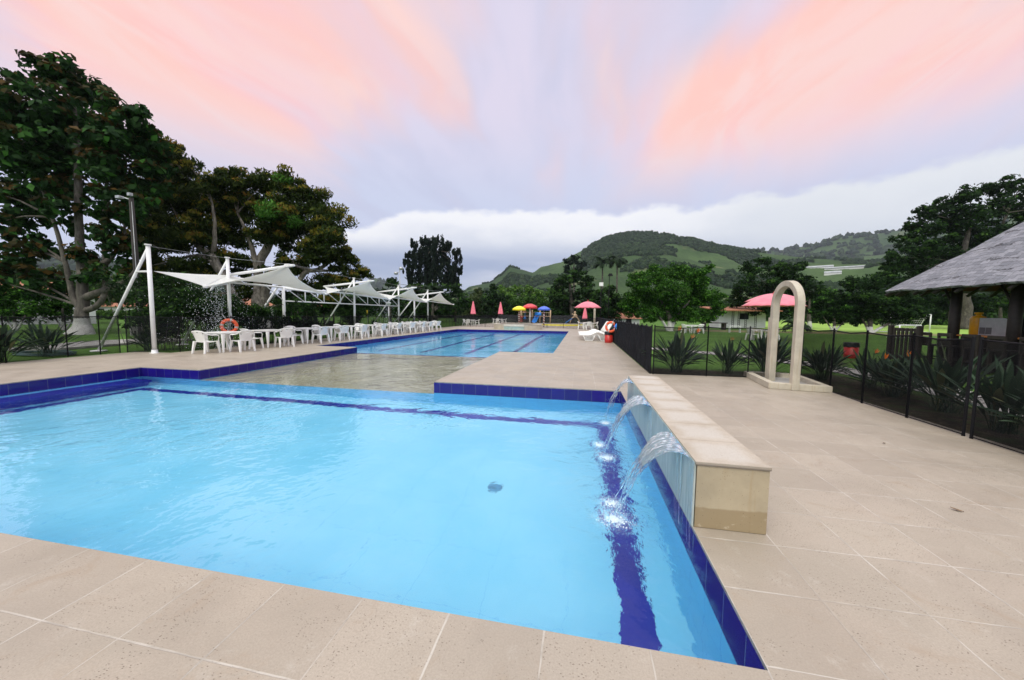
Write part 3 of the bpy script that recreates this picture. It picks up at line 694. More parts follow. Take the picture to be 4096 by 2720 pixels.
def limb_mesh(name, paths, mat):
    g = MB()
    for p in paths:
        pts = [Vector(q[:3]) for q in p]; rad = [q[3] for q in p]
        P, Q = [], []
        for i in range(len(pts) - 1):
            for k in range(5):
                t = k / 5
                a = pts[max(i - 1, 0)]; b = pts[i]; c = pts[i + 1]; d_ = pts[min(i + 2, len(pts) - 1)]
                v = .5 * ((2 * b) + (c - a) * t + (2 * a - 5 * b + 4 * c - d_) * t * t + (3 * b - a - 3 * c + d_) * t ** 3)
                v = v + Vector((mn.noise(v * 1.3), mn.noise(v * 1.3 + Vector((5, 0, 0))), 0)) * rad[i] * .35
                P.append(v); Q.append(rad[i] + (rad[i + 1] - rad[i]) * t)
        P.append(pts[-1]); Q.append(rad[-1])
        g.tube(P, Q, 10)
    return g.mesh(name, mat)
def twigs(blobs, root, n, r0):
    out = []
    for k in range(n):
        b = blobs[(k * 7) % len(blobs)]; e = Vector(b[:3]); s = min(root, key=lambda q: (Vector(q) - e).length + max(0, q[2] - e.z) * 3)
        s = Vector(s)
        mid = s.lerp(e, .55) + Vector((random.uniform(-1, 1), random.uniform(-1, 1), random.uniform(-.3, .8))) * b[3] * .3
        out.append([(*s, r0), (*mid, r0 * .6), (*e, r0 * .25)])
    return out
TREES = {
    'breadfruit': ((-30.19, 16.37),
        [(-0.95, -0.29, 13.42, 1.5), (-3.86, 0.2, 13.09, 1.5), (-1.3, 1.84, 13.08, 1.6), (2.69, 0.9, 12.29, 1.41), (-2.94, 0.8, 11.5, 1.5), (-2.51, -0.69, 10.24, 1.32), (4.18, 1.67, 11.95, 0.94), (3.66, 2.23, 11.03, 1.03), (1.92, 0.64, 9.9, 1.22), (-3.9, 0.24, 8.3, 1.13), (-0.37, -0.2, 7.7, 0.94), (-4.81, -0.33, 8.47, 1.13), (3.47, 2.01, 9.41, 0.94), (1.4, 0.47, 7.67, 0.94), (-3.99, -0.06, 5.93, 0.85), (3.44, 0.63, 7.18, 0.75), (0.3, 0.29, 3.6, 0.6), (-3.61, -0.02, 2.67, 0.71), (-4.26, -0.9, 3.07, 0.75), (2.6, 1.2, 5.84, 0.85), (-2.47, -0.72, 13.32, 1.69), (-2.41, 0.67, 15.56, 1.6), (-1.76, 1.89, 15.78, 1.5), (2.11, 0.84, 13.46, 1.5), (-5.26, 0.5, 15.77, 1.03), (-1.5, -0.83, 11.24, 1.88), (-1.44, 0.67, 13.11, 2.07), (-2.5, 1.69, 11.54, 1.88), (2.05, 0.51, 11.0, 1.88), (2.2, 1.8, 12.17, 1.41), (4.22, 0.94, 12.89, 1.13), (3.32, 1.36, 10.09, 1.32), (-5.99, 0.69, 9.8, 1.6), (-1.48, -0.17, 9.22, 1.5), (-0.68, 0.91, 8.96, 1.13), (3.03, 0.27, 8.83, 1.32), (-4.77, -0.44, 6.93, 1.03), (-4.38, 0.42, 7.44, 1.03), (-3.5, -0.75, 4.88, 1.13), (-2.91, 0.11, 5.47, 0.85), (2.26, 0.11, 6.07, 1.03), (-0.03, 0.33, 4.98, 0.94), (-1.58, 0.7, 6.79, 0.75), (2.5, 0.49, 5.11, 0.94), (2.23, 0.95, 3.81, 0.75), (-1.83, -0.73, 3.51, 0.85), (-4.24, -0.57, 3.86, 1.03), (-2.1, 0.31, 2.85, 0.75), (3.85, 0.91, 8.13, 1.13), (3.46, 1.86, 11.49, 1.03), (1.31, -0.03, 3.86, 0.75), (-1.53, 0.91, 16.49, 0.85)],
        [[(0.02, -0.05, -0.16, 0.72), (0.03, 0.02, 0.68, 0.36), (0.05, 0.1, 1.7, 0.29), (-0.07, 0.25, 4.09, 0.23), (-0.28, 0.42, 6.84, 0.19), (-0.45, 0.61, 9.74, 0.17), (-0.7, 0.85, 13.58, 0.08)], [(0.02, 0.07, 1.45, 0.2), (-0.54, 0.03, 2.37, 0.15), (-1.05, 0.09, 4.43, 0.12), (-1.9, 0.13, 7.16, 0.09), (-2.87, 0.14, 9.72, 0.08)], [(0.13, 0.09, 1.45, 0.2), (0.86, 0.26, 1.74, 0.16), (1.29, 0.39, 2.39, 0.14), (1.35, 0.53, 4.11, 0.12), (1.21, 0.71, 6.84, 0.1), (1.36, 0.96, 9.76, 0.08)], [(0.03, 0.13, 2.22, 0.25), (1.77, 0.52, 2.88, 0.2), (2.85, 0.77, 3.51, 0.14), (3.75, 1.04, 4.72, 0.07)], [(-0.15, 0.2, 3.6, 0.25), (1.04, 0.48, 4.23, 0.2), (1.78, 0.67, 4.85, 0.12), (2.51, 0.89, 5.93, 0.06)]]),
    'mango': ((-24.75, 22.72),
        [(-5.68, -1.01, 13.47, 1.26), (-5.26, -0.11, 12.37, 1.47), (-8.71, 0.33, 12.19, 1.57), (-8.74, -1.34, 10.47, 1.15), (-7.03, 0.09, 10.1, 1.99), (-6.82, -1.91, 8.4, 1.68), (-4.27, -0.09, 10.09, 1.57), (-9.15, -0.0, 6.87, 1.78), (-5.0, -1.18, 7.07, 1.99), (-7.87, -0.64, 4.6, 1.57), (-3.76, -1.56, 4.26, 1.57), (-3.93, -0.19, 8.0, 1.47), (-9.63, -0.8, 4.41, 1.05), (-5.41, -1.29, 2.64, 1.15), (-4.19, -0.26, 2.69, 1.05)],
        [[(0.21, -0.02, -0.32, 0.42), (-0.3, -0.0, 1.19, 0.36), (-1.37, -0.08, 2.89, 0.3), (-2.35, -0.14, 4.6, 0.27), (-2.94, -0.17, 5.73, 0.23), (-4.08, -0.33, 6.48, 0.22), (-5.25, -0.44, 7.99, 0.1)], [(-2.35, -0.15, 4.5, 0.25), (-3.12, -0.23, 5.35, 0.18), (-4.25, -0.42, 5.72, 0.12), (-5.74, -0.74, 5.32, 0.06)], [(-2.95, -0.15, 5.92, 0.2), (-2.81, 0.03, 8.02, 0.12), (-3.24, 0.12, 10.3, 0.06)]]),
    'mango2': ((-25.24, 24.16),
        [(-2.6, -0.62, 11.36, 1.33), (-1.97, 0.5, 12.02, 1.44), (-0.88, 1.76, 12.31, 1.44), (2.41, 0.78, 11.38, 1.44), (3.4, 1.98, 10.64, 1.55), (5.8, 0.64, 8.79, 1.55), (-3.3, 0.07, 9.79, 1.66), (-2.35, 1.65, 10.41, 1.88), (1.84, 0.32, 9.44, 1.99), (2.75, 1.82, 8.62, 1.88), (6.08, 0.49, 7.04, 1.66), (-4.45, -0.26, 8.37, 1.66), (-3.59, 1.07, 8.05, 1.66), (0.4, 0.07, 7.7, 1.55), (1.43, 1.41, 7.56, 1.66), (4.91, 0.27, 6.08, 1.55), (6.1, 1.57, 5.68, 1.33), (7.32, 2.38, 4.86, 0.89), (6.96, 1.26, 4.04, 1.0), (4.91, 1.58, 4.09, 1.0), (-2.76, -1.17, 5.62, 1.44), (2.55, 0.86, 5.23, 1.33), (3.19, 1.66, 3.7, 1.11), (5.82, 0.93, 2.64, 1.0), (-2.21, 0.39, 5.45, 1.22), (1.2, -0.18, 4.34, 1.0), (-1.36, -0.04, 3.38, 1.11)],
        [[(0.12, -0.04, -0.52, 0.85), (-0.01, 0.04, 0.99, 0.75), (-0.13, 0.08, 1.79, 0.6), (-0.33, 0.16, 3.39, 0.38), (-0.32, 0.3, 5.2, 0.33), (0.43, 0.57, 6.82, 0.3), (0.89, 0.78, 8.43, 0.14)], [(-0.03, 0.1, 1.79, 0.4), (0.5, 0.37, 4.01, 0.3), (1.17, 0.58, 5.12, 0.24), (2.15, 0.8, 5.53, 0.22), (3.75, 1.06, 4.85, 0.18), (4.92, 1.32, 5.26, 0.13), (5.79, 1.55, 6.17, 0.06)], [(2.6, 0.71, 3.23, 0.2), (3.16, 0.91, 4.44, 0.2), (3.75, 1.06, 4.85, 0.16), (5.13, 1.33, 4.86, 0.1), (6.51, 1.61, 5.08, 0.05)], [(-0.41, 0.25, 4.8, 0.25), (-1.06, 0.31, 7.2, 0.15), (-2.1, 0.27, 9.4, 0.07)]]),
    'umbrellapine': ((-31.71, 75.38),
        [(-5.04, -0.5, 16.9, 1.24), (-3.8, 0.7, 17.82, 1.47), (-2.26, 1.97, 16.74, 1.47), (0.03, 0.85, 17.58, 1.58), (1.58, 2.22, 16.69, 1.58), (3.9, 1.09, 15.05, 1.24), (4.52, 2.0, 13.79, 1.13), (-6.91, 0.75, 14.66, 1.24), (-7.11, -0.68, 12.77, 1.02), (-5.15, 0.93, 14.65, 2.04), (-1.96, -0.75, 14.32, 2.15), (-0.39, 1.11, 14.59, 2.26), (1.63, 2.83, 13.97, 1.92), (-4.97, -0.74, 11.9, 2.15), (-3.18, 1.22, 11.85, 2.37), (0.35, -0.67, 11.55, 2.37), (2.47, 1.41, 11.23, 2.15), (3.77, 2.75, 11.66, 1.47), (-5.46, -1.02, 9.38, 2.15), (-3.39, 0.98, 9.28, 2.37), (1.0, -0.87, 8.79, 2.54), (3.08, 1.36, 8.99, 2.04), (-7.38, 0.38, 10.95, 1.24)],
        [[(-0.28, -0.05, -1.2, 0.6), (-0.76, 0.49, 7.25, 0.45), (-0.97, 1.09, 15.71, 0.15)]]),
    'dark1': ((-25.87, 58.17),
        [(-6.12, -1.63, 6.67, 1.4), (-4.86, -0.55, 4.58, 1.97), (-3.15, 1.27, 5.57, 1.97), (1.06, -0.23, 5.03, 2.41), (3.93, 1.88, 5.6, 1.84), (6.13, 0.16, 3.35, 1.84), (-6.97, -1.08, 2.81, 2.19), (-3.81, 1.09, 2.89, 2.19), (0.29, -0.61, 2.01, 2.41), (3.09, 1.6, 2.28, 2.19)],
        [[(0.0, 0.0, -0.61, 0.4), (-0.16, 0.46, 5.95, 0.2)], [(-5.16, -1.0, -0.66, 0.3), (-5.28, -0.66, 4.14, 0.1)], [(4.3, 0.83, -0.56, 0.3), (4.61, 1.25, 4.25, 0.1)]]),
    'w1': ((-21.92, 72.18),
        [(0.33, -1.15, 4.02, 2.23), (-0.85, 0.04, 1.69, 2.01), (1.41, 1.8, 1.72, 1.86), (0.74, 0.19, 5.91, 1.33)],
        [[(0.26, 0.05, -0.94, 0.35), (-0.13, 0.37, 4.34, 0.12)]]),
    'w2': ((-16.58, 68.12),
        [(-0.54, -1.03, 4.86, 1.88), (0.85, 0.54, 4.2, 1.88), (-1.89, 1.29, 2.47, 1.98), (0.83, -0.4, 1.73, 2.08), (2.25, 1.19, 2.25, 1.48), (-0.24, -0.27, 6.6, 1.09)],
        [[(0.0, 0.0, -0.74, 0.35), (-0.15, 0.42, 5.18, 0.12)]]),
    'bamboo': ((-17.65, 108.67),
        [(-5.98, -2.16, 8.36, 2.49), (-2.56, 0.32, 8.9, 2.33), (1.01, 2.77, 8.67, 2.49), (4.82, 0.85, 7.39, 2.18), (8.09, 3.05, 8.29, 2.02), (-3.65, -2.02, 6.47, 2.72), (0.56, 0.72, 6.22, 2.72), (4.93, 3.49, 5.96, 2.72)],
        [[(0.0, 0.0, -1.93, 0.4), (-0.23, 0.66, 7.38, 0.2)]]),
    'w4': ((-11.8, 71.08),
        [(-1.09, -1.36, 3.26, 2.04), (1.14, 0.55, 3.58, 1.93), (-1.55, 1.25, 1.52, 1.93), (1.29, -0.27, 1.55, 1.93), (3.08, 1.56, 2.85, 1.93), (3.83, -0.28, 1.23, 1.63)],
        [[(0.0, 0.0, -0.75, 0.35), (-0.11, 0.32, 3.82, 0.1)]]),
    'w6': ((-2.35, 66.8),
        [(-1.04, -1.0, 7.54, 1.96), (1.61, 0.99, 8.62, 1.96), (3.49, 2.45, 7.59, 1.63), (-2.14, -0.83, 5.05, 2.33), (0.76, 1.49, 5.18, 2.57), (3.5, -0.41, 5.07, 2.1), (-2.82, -0.33, 2.29, 2.1), (-0.12, 1.77, 2.11, 2.24), (3.13, -0.0, 2.12, 2.24), (5.2, 1.85, 3.09, 1.63)],
        [[(0.92, 0.18, -0.46, 0.5), (0.57, 0.46, 4.19, 0.35), (0.25, 0.68, 7.91, 0.1)]]),
    'clump': ((-2.71, 126.84),
        [(-1.8, -0.06, 20.04, 1.94), (0.29, 1.82, 21.15, 2.12), (2.5, 3.51, 19.61, 1.94), (-2.2, 0.43, 17.52, 1.77), (1.25, 2.28, 17.27, 1.59)],
        [[(0.43, 0.08, -2.2, 0.5), (-0.09, 1.58, 18.94, 0.2)]]),
    'w7': ((3.97, 59.87),
        [(-0.98, -1.17, 4.26, 1.84), (0.67, 0.53, 5.16, 1.64), (1.66, 1.98, 3.17, 1.97), (-0.5, -0.63, 2.08, 1.97), (1.22, 0.86, 1.28, 1.43), (2.59, -0.31, 3.91, 1.56), (-1.64, -0.21, 1.25, 1.23)],
        [[(0.21, 0.02, -0.36, 0.35), (0.09, 0.36, 4.34, 0.1)]]),
    'orange': ((9.08, 37.93),
        [(-3.47, -1.33, 4.81, 1.38), (-1.73, 0.05, 5.67, 1.25), (0.36, 1.47, 6.06, 1.38), (1.83, 0.21, 5.28, 1.38), (3.37, 1.26, 6.25, 0.5), (3.72, 0.95, 6.52, 0.3), (-4.01, -0.56, 3.39, 1.13), (-2.07, 1.0, 3.6, 1.63), (-0.25, -0.48, 3.77, 1.88), (2.33, 1.29, 3.62, 1.71), (3.56, 0.05, 3.55, 1.2), (4.39, 0.97, 2.23, 0.95), (-3.88, 0.08, 2.02, 1.0), (-2.33, -0.79, 1.78, 1.2), (-0.16, 0.52, 1.68, 1.3), (1.46, -0.45, 1.62, 1.13), (3.42, 0.73, 1.55, 0.95), (-4.67, -0.24, 2.65, 0.7), (2.48, 0.46, 5.05, 1.0)],
        [[(-0.16, -0.13, -0.75, 0.34), (-0.25, -0.05, 0.55, 0.26), (-0.39, -0.0, 1.55, 0.2), (-1.3, -0.04, 3.29, 0.08)], [(-0.18, -0.07, 0.05, 0.2), (0.35, 0.12, 1.31, 0.16), (1.66, 0.51, 3.08, 0.07)], [(-0.37, -0.07, 0.55, 0.15), (-1.25, -0.19, 1.29, 0.12), (-2.76, -0.38, 2.53, 0.05)]]),
    'arch': ((26.27, 53.99),
        [(-4.32, -1.29, 7.81, 1.42), (-2.21, 0.22, 8.98, 1.15), (0.54, 1.97, 7.47, 1.87), (1.51, 0.29, 7.6, 1.53), (3.14, 1.52, 8.64, 0.81), (-5.06, -1.89, 5.96, 1.87), (-1.46, 0.1, 5.44, 2.2), (2.57, 2.37, 5.25, 2.1), (3.72, 0.66, 6.13, 1.36), (-5.0, -0.12, 3.9, 1.63), (-3.05, -1.71, 3.18, 1.87), (0.6, 0.31, 2.92, 1.87), (4.23, 2.37, 3.34, 1.87), (5.06, 0.8, 4.8, 1.42), (5.59, 1.73, 2.65, 1.36)],
        [[(-0.48, -0.16, -0.47, 0.4), (-0.54, 0.02, 2.06, 0.3), (-1.12, 0.16, 5.44, 0.1)], [(4.34, 0.8, -0.08, 0.3), (4.06, 1.09, 4.48, 0.1)]]),
    'dome1': ((26.86, 43.91),
        [(-1.86, -0.9, 3.18, 1.02), (-0.07, 0.21, 3.62, 1.13), (1.95, 1.34, 3.27, 1.07), (-2.09, -0.62, 2.13, 0.91), (-0.0, 0.54, 2.16, 1.21), (0.67, -0.61, 2.02, 1.18), (2.6, 0.62, 2.31, 0.86), (-0.71, 0.45, 1.33, 0.75), (1.91, 0.16, 1.24, 0.7), (0.67, 0.37, 1.08, 0.59)],
        [[(-0.05, -0.1, -0.53, 0.22), (-0.07, -0.03, 0.41, 0.15), (-0.16, 0.07, 2.02, 0.07)], [(-0.07, -0.04, 0.28, 0.1), (0.78, 0.17, 0.95, 0.07), (1.56, 0.38, 1.77, 0.03)], [(-0.07, -0.04, 0.28, 0.1), (-0.8, -0.13, 0.94, 0.07), (-1.34, -0.18, 1.74, 0.03)]]),
    'dome2': ((29.75, 43.45),
        [(-2.27, -0.96, 4.95, 1.18), (-0.11, 0.31, 5.17, 1.36), (2.22, 1.77, 5.69, 1.36), (2.6, 0.35, 4.65, 1.26), (-1.05, 0.39, 3.35, 1.1), (-0.42, -0.95, 3.55, 1.52), (2.25, 0.63, 3.37, 1.62), (4.89, 2.06, 3.17, 1.31), (-0.37, -0.4, 2.04, 1.2), (2.13, 0.92, 1.75, 1.2), (2.88, -0.15, 1.76, 1.1), (5.1, 1.08, 2.1, 0.94)],
        [[(0.08, -0.08, -0.56, 0.3), (0.01, -0.02, 0.48, 0.22), (-0.04, 0.11, 2.3, 0.12)], [(0.14, -0.01, 0.27, 0.16), (1.54, 0.3, 0.76, 0.12), (3.06, 0.65, 1.56, 0.06)], [(0.01, -0.02, 0.48, 0.13), (-0.79, -0.09, 1.51, 0.08)]]),
    'bigright': ((55.15, 63.65),
        [(-7.15, -1.21, 16.7, 1.47), (-4.39, 0.45, 17.76, 1.47), (-1.07, 2.36, 18.89, 1.65), (-0.41, 0.72, 19.61, 1.76), (3.4, 2.76, 20.61, 1.65), (3.84, 0.98, 20.52, 1.76), (7.8, 3.03, 20.82, 1.84), (-7.19, 0.57, 15.37, 1.18), (-6.49, -1.01, 14.25, 2.2), (-1.62, 1.75, 15.82, 2.57), (-1.25, -0.9, 16.19, 2.57), (3.91, 2.03, 17.48, 2.57), (9.32, 4.95, 18.07, 2.57), (9.43, 2.32, 17.68, 2.2), (-8.51, -0.17, 13.06, 1.47), (-7.85, -2.29, 11.21, 2.2), (-3.17, 0.24, 11.91, 2.76), (2.48, 3.42, 13.47, 2.76), (2.92, 0.53, 13.23, 2.76), (8.77, 3.72, 14.46, 2.76), (-10.64, -2.51, 10.17, 1.65), (-7.06, -0.73, 8.93, 2.2), (-1.9, 2.23, 8.86, 2.76), (-0.95, -0.58, 9.22, 2.94), (5.64, 2.84, 9.96, 2.94), (6.22, 0.06, 9.9, 2.57), (-10.66, -1.45, 8.53, 1.65), (-6.56, 0.52, 6.85, 1.84), (-4.86, -1.32, 5.96, 2.2)],
        [[(0.39, -0.01, -0.52, 0.8), (0.27, 0.33, 4.25, 0.6), (-0.23, 0.65, 9.74, 0.4), (0.72, 1.24, 15.25, 0.2)], [(0.23, 0.46, 6.08, 0.4), (3.7, 1.54, 11.62, 0.3), (6.09, 2.42, 17.14, 0.1)]]),
    'behindkiosk': ((60.24, 67.69),
        [(-8.9, -2.68, 4.27, 1.75), (-5.04, -0.73, 3.79, 1.94), (-0.41, 1.73, 4.28, 2.14), (0.22, -0.46, 4.01, 2.14), (4.98, 2.01, 4.31, 2.14), (5.49, -0.05, 4.24, 1.94), (-6.52, -1.15, 1.95, 1.48), (-1.96, 0.84, 1.88, 1.55), (-0.57, -0.52, 1.78, 1.4), (-8.78, -1.08, 2.39, 1.32)],
        [[(-3.78, -0.83, -0.85, 0.3), (-3.91, -0.46, 4.38, 0.1)], [(3.85, 0.64, -0.77, 0.3), (3.72, 1.01, 4.46, 0.1)]]),
    'leftback': ((-104.97, 51.03),
        [(-0.47, -1.17, 7.48, 2.47), (0.73, 0.87, 7.92, 2.47), (2.22, 2.57, 8.83, 1.88), (-3.68, -1.04, 5.58, 2.47), (-1.96, 1.03, 5.24, 2.47), (5.96, 0.11, 5.64, 2.23)],
        [[(-0.01, 0.03, -1.22, 0.4), (-0.22, 0.63, 7.17, 0.1)]]),
    'leftback2': ((-77.07, 46.23),
        [(-0.18, -0.84, 5.14, 1.78), (0.23, 0.62, 6.51, 1.7), (1.19, 2.07, 6.42, 1.78), (0.28, -0.24, 3.52, 1.78), (1.55, 1.33, 3.59, 1.91), (-1.63, -1.06, 3.06, 1.48), (4.86, 1.35, 4.44, 1.7)],
        [[(0.41, 0.11, -0.68, 0.4), (0.25, 0.56, 5.66, 0.1)]]),
    'citrus1': ((-38.4, 17.54),
        [(-0.5, -0.52, 2.56, 0.83), (-0.43, 0.09, 2.68, 0.78), (-0.42, 0.63, 2.46, 0.78), (-0.6, -0.32, 1.72, 0.87), (-0.52, 0.29, 1.65, 0.83), (1.7, -0.07, 1.66, 0.69), (-0.56, -0.06, 1.01, 0.61), (-0.11, 0.46, 1.01, 0.61)],
        [[(0.01, -0.03, -0.13, 0.14), (-0.04, -0.0, 0.44, 0.1), (-0.23, 0.05, 1.56, 0.05)], [(-0.03, -0.0, 0.39, 0.07), (0.63, 0.17, 1.06, 0.04)], [(-0.03, -0.01, 0.36, 0.07), (-0.82, -0.11, 1.01, 0.04)]]),
    'citrus2': ((-37.26, 19.29),
        [(-1.16, -0.59, 2.75, 0.77), (-0.9, 0.03, 3.07, 0.77), (-0.64, 0.66, 2.93, 0.83), (-0.95, -0.38, 1.86, 0.88), (-0.61, 0.33, 1.89, 0.92), (1.83, -0.05, 1.98, 0.73), (-1.03, -0.14, 1.14, 0.7), (-0.28, 0.5, 1.02, 0.7), (-1.61, -0.45, 1.41, 0.62)],
        [[(0.01, -0.03, -0.13, 0.14), (-0.04, 0.0, 0.47, 0.1), (-0.14, 0.07, 1.61, 0.05)], [(-0.0, 0.0, 0.36, 0.07), (-0.76, -0.09, 1.01, 0.04)], [(-0.0, 0.0, 0.36, 0.07), (0.78, 0.2, 1.03, 0.04)]]),
    'shrubA': ((-22.78, 16.48),
        [(-0.64, -0.48, 2.07, 0.65), (-0.32, 0.04, 2.02, 0.8), (0.22, 0.71, 1.97, 0.8), (2.05, 0.26, 1.89, 0.65), (-0.64, 0.1, 1.22, 0.51), (1.31, -0.02, 1.17, 0.43)],
        [[(0.04, -0.12, -1.01, 0.05), (-0.04, 0.1, 2.09, 0.02)]]),
    'shrubB': ((-22.71, 26.18),
        [(-0.85, -0.84, 2.44, 1.17), (-0.05, 0.13, 2.27, 1.06), (0.89, 1.07, 2.2, 1.06), (3.12, 0.35, 2.08, 1.06), (3.91, 1.23, 2.11, 0.95), (5.73, 0.59, 2.0, 0.89), (-2.1, -0.34, 1.19, 0.74)],
        [[(0.02, -0.04, -0.27, 0.2), (-0.05, 0.13, 2.27, 0.1)], [(3.55, 0.65, -0.02, 0.2), (3.5, 0.8, 2.1, 0.1)]]),
    'shrubC': ((-23.24, 40.34),
        [(-1.43, -0.89, 3.61, 1.24), (-0.39, 0.18, 3.36, 1.31), (0.69, 1.3, 3.1, 1.31), (2.57, 0.27, 2.6, 1.18), (-1.22, 0.39, 2.12, 1.31), (1.31, -0.5, 1.82, 1.24), (3.91, 0.93, 2.32, 1.18), (-3.6, 0.34, 3.05, 1.12)],
        [[(0.0, 0.0, -0.05, 0.25), (-0.08, 0.24, 3.36, 0.1)]]),

}
def tree(key, name, label, size, cover, mats, bark='bark', group=None, twig=None, cat='tree', **kw):
    (bx, by), bl, ps = TREES[key]
    t = thing(name, label, cat, (bx, by, -.05), group=group)
    ob('crown', crown('crown', bl, size, cover, [M_[m] for m in mats], **kw), t)
    paths = [list(p) for p in ps]
    for p in paths:
        if p[0][2] < .6: p[0] = (p[0][0], p[0][1], -.1, p[0][3])
    if twig: paths += twigs(bl, [q[:3] for p in ps for q in p[2:]] or [ps[0][-1][:3]], twig[0], twig[1])
    low_ = [p for p in paths if p[0][2] < .3]; rest = [p for p in paths if p[0][2] >= .3]
    for k, p in enumerate(low_): 
        mine = [p] + ([q for q in rest] if k == 0 else [])
        ob('trunk', limb_mesh('trunk', mine, M_[bark]), t)
    return t
tree('breadfruit', 'broadleaf_tree', 'tallest tree, dark lobed leaves and flared whitewashed trunk on the left lawn', .42, 3.9, ['leaf_bread', 'leaf_bread_top'], 'bark_w', topmat=1, aspect=.62, clump=(12, .36), twig=(22, .09), topf=.6, core=.12)
tree('mango', 'mango_tree', 'leaning mango tree with olive and brown leaves beside the tall left tree', .34, 6.0, ['leaf_mango', 'leaf_flush'], 'bark_w2', 'mango trees behind the canopy', (10, .07), topmat=1, aspect=.34, droop=.8, clump=(12, .38))
tree('mango2', 'mango_tree', 'wide mango tree with thick twisting pale limbs behind the second sail mast', .34, 6.0, ['leaf_mango', 'leaf_flush', 'leaf_bright'], 'bark_w2', 'mango trees behind the canopy', (12, .07), topmat=1, aspect=.34, droop=.8, clump=(12, .38))
tree('umbrellapine', 'tall_tree', 'tall blackish tree with drooping tufts rising behind the last canopy sail', .6, 5.5, ['leaf_pine'], twig=(10, .12), aspect=.4, droop=1.6, clump=(9, .42), core=.10, vz=1.5, hz_=.55)
G_ = 'trees along the far end of the park'
for key, lab, sz, mats in [('dark1', 'broad dark green bushy tree below the tall blackish tree', .5, ['leaf_dark', 'leaf_mid']), ('w1', 'small olive tree just right of the last sail', .5, ['leaf_olive']), ('w2', 'dark rounded tree behind the second folded umbrella', .5, ['leaf_dark']),
        ('bamboo', 'bright green bamboo grove rising over the dark trees', .8, ['leaf_bamboo']), ('w4', 'mid green tree behind the yellow water mushroom', .5, ['leaf_mid']), ('w6', 'tall dark tree behind the blue water mushroom', .5, ['leaf_dark', 'leaf_mid']),
        ('clump', 'small dark tree top standing out against the hillside', .9, ['leaf_pine']), ('w7', 'dark tree between the open poolside umbrella and the citrus tree', .45, ['leaf_dark', 'leaf_mid'])]:
    tree(key, 'park_tree', lab, sz, 4.2, mats, group=G_, topmat=1 if len(mats) > 1 else None, clump=(14, .34), aspect=.55, twig=(4, .06))
tree('orange', 'citrus_tree', 'round leafy citrus tree with whitewashed trunk behind the screen fence', .20, 5.6, ['leaf_citrus', 'leaf_mid'], 'bark_w', topmat=1, clump=(20, .30), aspect=.5, topf=.3)
tree('arch', 'shade_tree', 'large dark tree behind the pink umbrella and shower arch', .36, 4.2, ['leaf_dark', 'leaf_mid'], 'bark_w', topmat=1, clump=(16, .32), twig=(6, .06), topf=.4)
tree('dome1', 'dome_tree', 'low dome shaped tree with thin whitewashed trunk right of the shower arch', .24, 4.2, ['leaf_dark', 'leaf_citrus'], 'bark_wlow', 'dome shaped lawn trees', topmat=1, clump=(18, .30))
tree('dome2', 'dome_tree', 'larger dome shaped tree with forked trunk left of the thatched roof', .26, 4.4, ['leaf_dark', 'leaf_mid'], 'bark_wlow', 'dome shaped lawn trees', topmat=1, clump=(18, .30), topf=.35)
tree('bigright', 'spreading_tree', 'huge dark spreading tree rising above the shingled kiosk roof', .46, 3.6, ['leaf_dark', 'leaf_mid'], topmat=1, clump=(16, .32), twig=(24, .10), aspect=.5, core=.2, topf=.3)
tree('behindkiosk', 'background_tree', 'dark trees edge seen through the kiosk under its eave', .42, 4.2, ['leaf_dark', 'leaf_mid'], topmat=1, clump=(16, .32), topf=.3)
tree('leftback', 'background_tree', 'pale olive tree beyond the lawn at the far left', .5, 3.6, ['leaf_olive', 'leaf_mid'], topmat=1, clump=(16, .34))
tree('leftback2', 'background_tree', 'mid green tree between the tall tree and the lamp pole', .45, 3.6, ['leaf_mid', 'leaf_olive'], topmat=1, clump=(16, .34))
tree('citrus1', 'lawn_tree', 'small dark fruit tree at the left edge of the lawn', .20, 3.4, ['leaf_citrus', 'leaf_mid'], 'bark_wlow', 'small fruit trees on the left lawn', topmat=1, topf=.3, clump=(16, .34))
tree('citrus2', 'lawn_tree', 'small fruit tree with whitewashed stem left of the tall tree', .20, 3.4, ['leaf_citrus', 'leaf_mid'], 'bark_wlow', 'small fruit trees on the left lawn', topmat=1, topf=.3, clump=(16, .34))
tree('shrubA', 'tall_shrub', 'dense dark shrub thicket between the first two canopy masts', .22, 3.6, ['leaf_dark', 'leaf_mid'], topmat=1, topf=.2, cat='shrub', clump=(14, .4))
tree('shrubB', 'tall_shrub', 'dark trees edge under the second sail and its truss', .30, 4.2, ['leaf_dark', 'leaf_mid'], topmat=1, topf=.2, cat='shrub')
tree('shrubC', 'tall_shrub', 'green bushes seen behind the last two canopy posts', .38, 4.2, ['leaf_dark', 'leaf_mid'], topmat=1, topf=.3, cat='shrub')

# far woodland that reads as one mass
bl = []
for k in range(90):
    a = -75 + 128 * (k + random.random() * .8) / 90
    dist = random.uniform(105, 150); r = random.uniform(4.0, 6.5)
    if -9 < a < -6 and random.random() < .3: continue
    bl.append((dist * math.sin(R(a)), dist * math.cos(R(a)), random.uniform(1.5, 5.0 if a > -30 else 3.5), r))
o = ob('woodland', crown('woodland', bl, 1.0, 3.6, [M_['leaf_mid'], M_['leaf_dark']], topmat=1, clump=(18, .3), aspect=.6)); tag(o, 'continuous belt of mixed woodland beyond the park', 'woodland', kind='stuff')
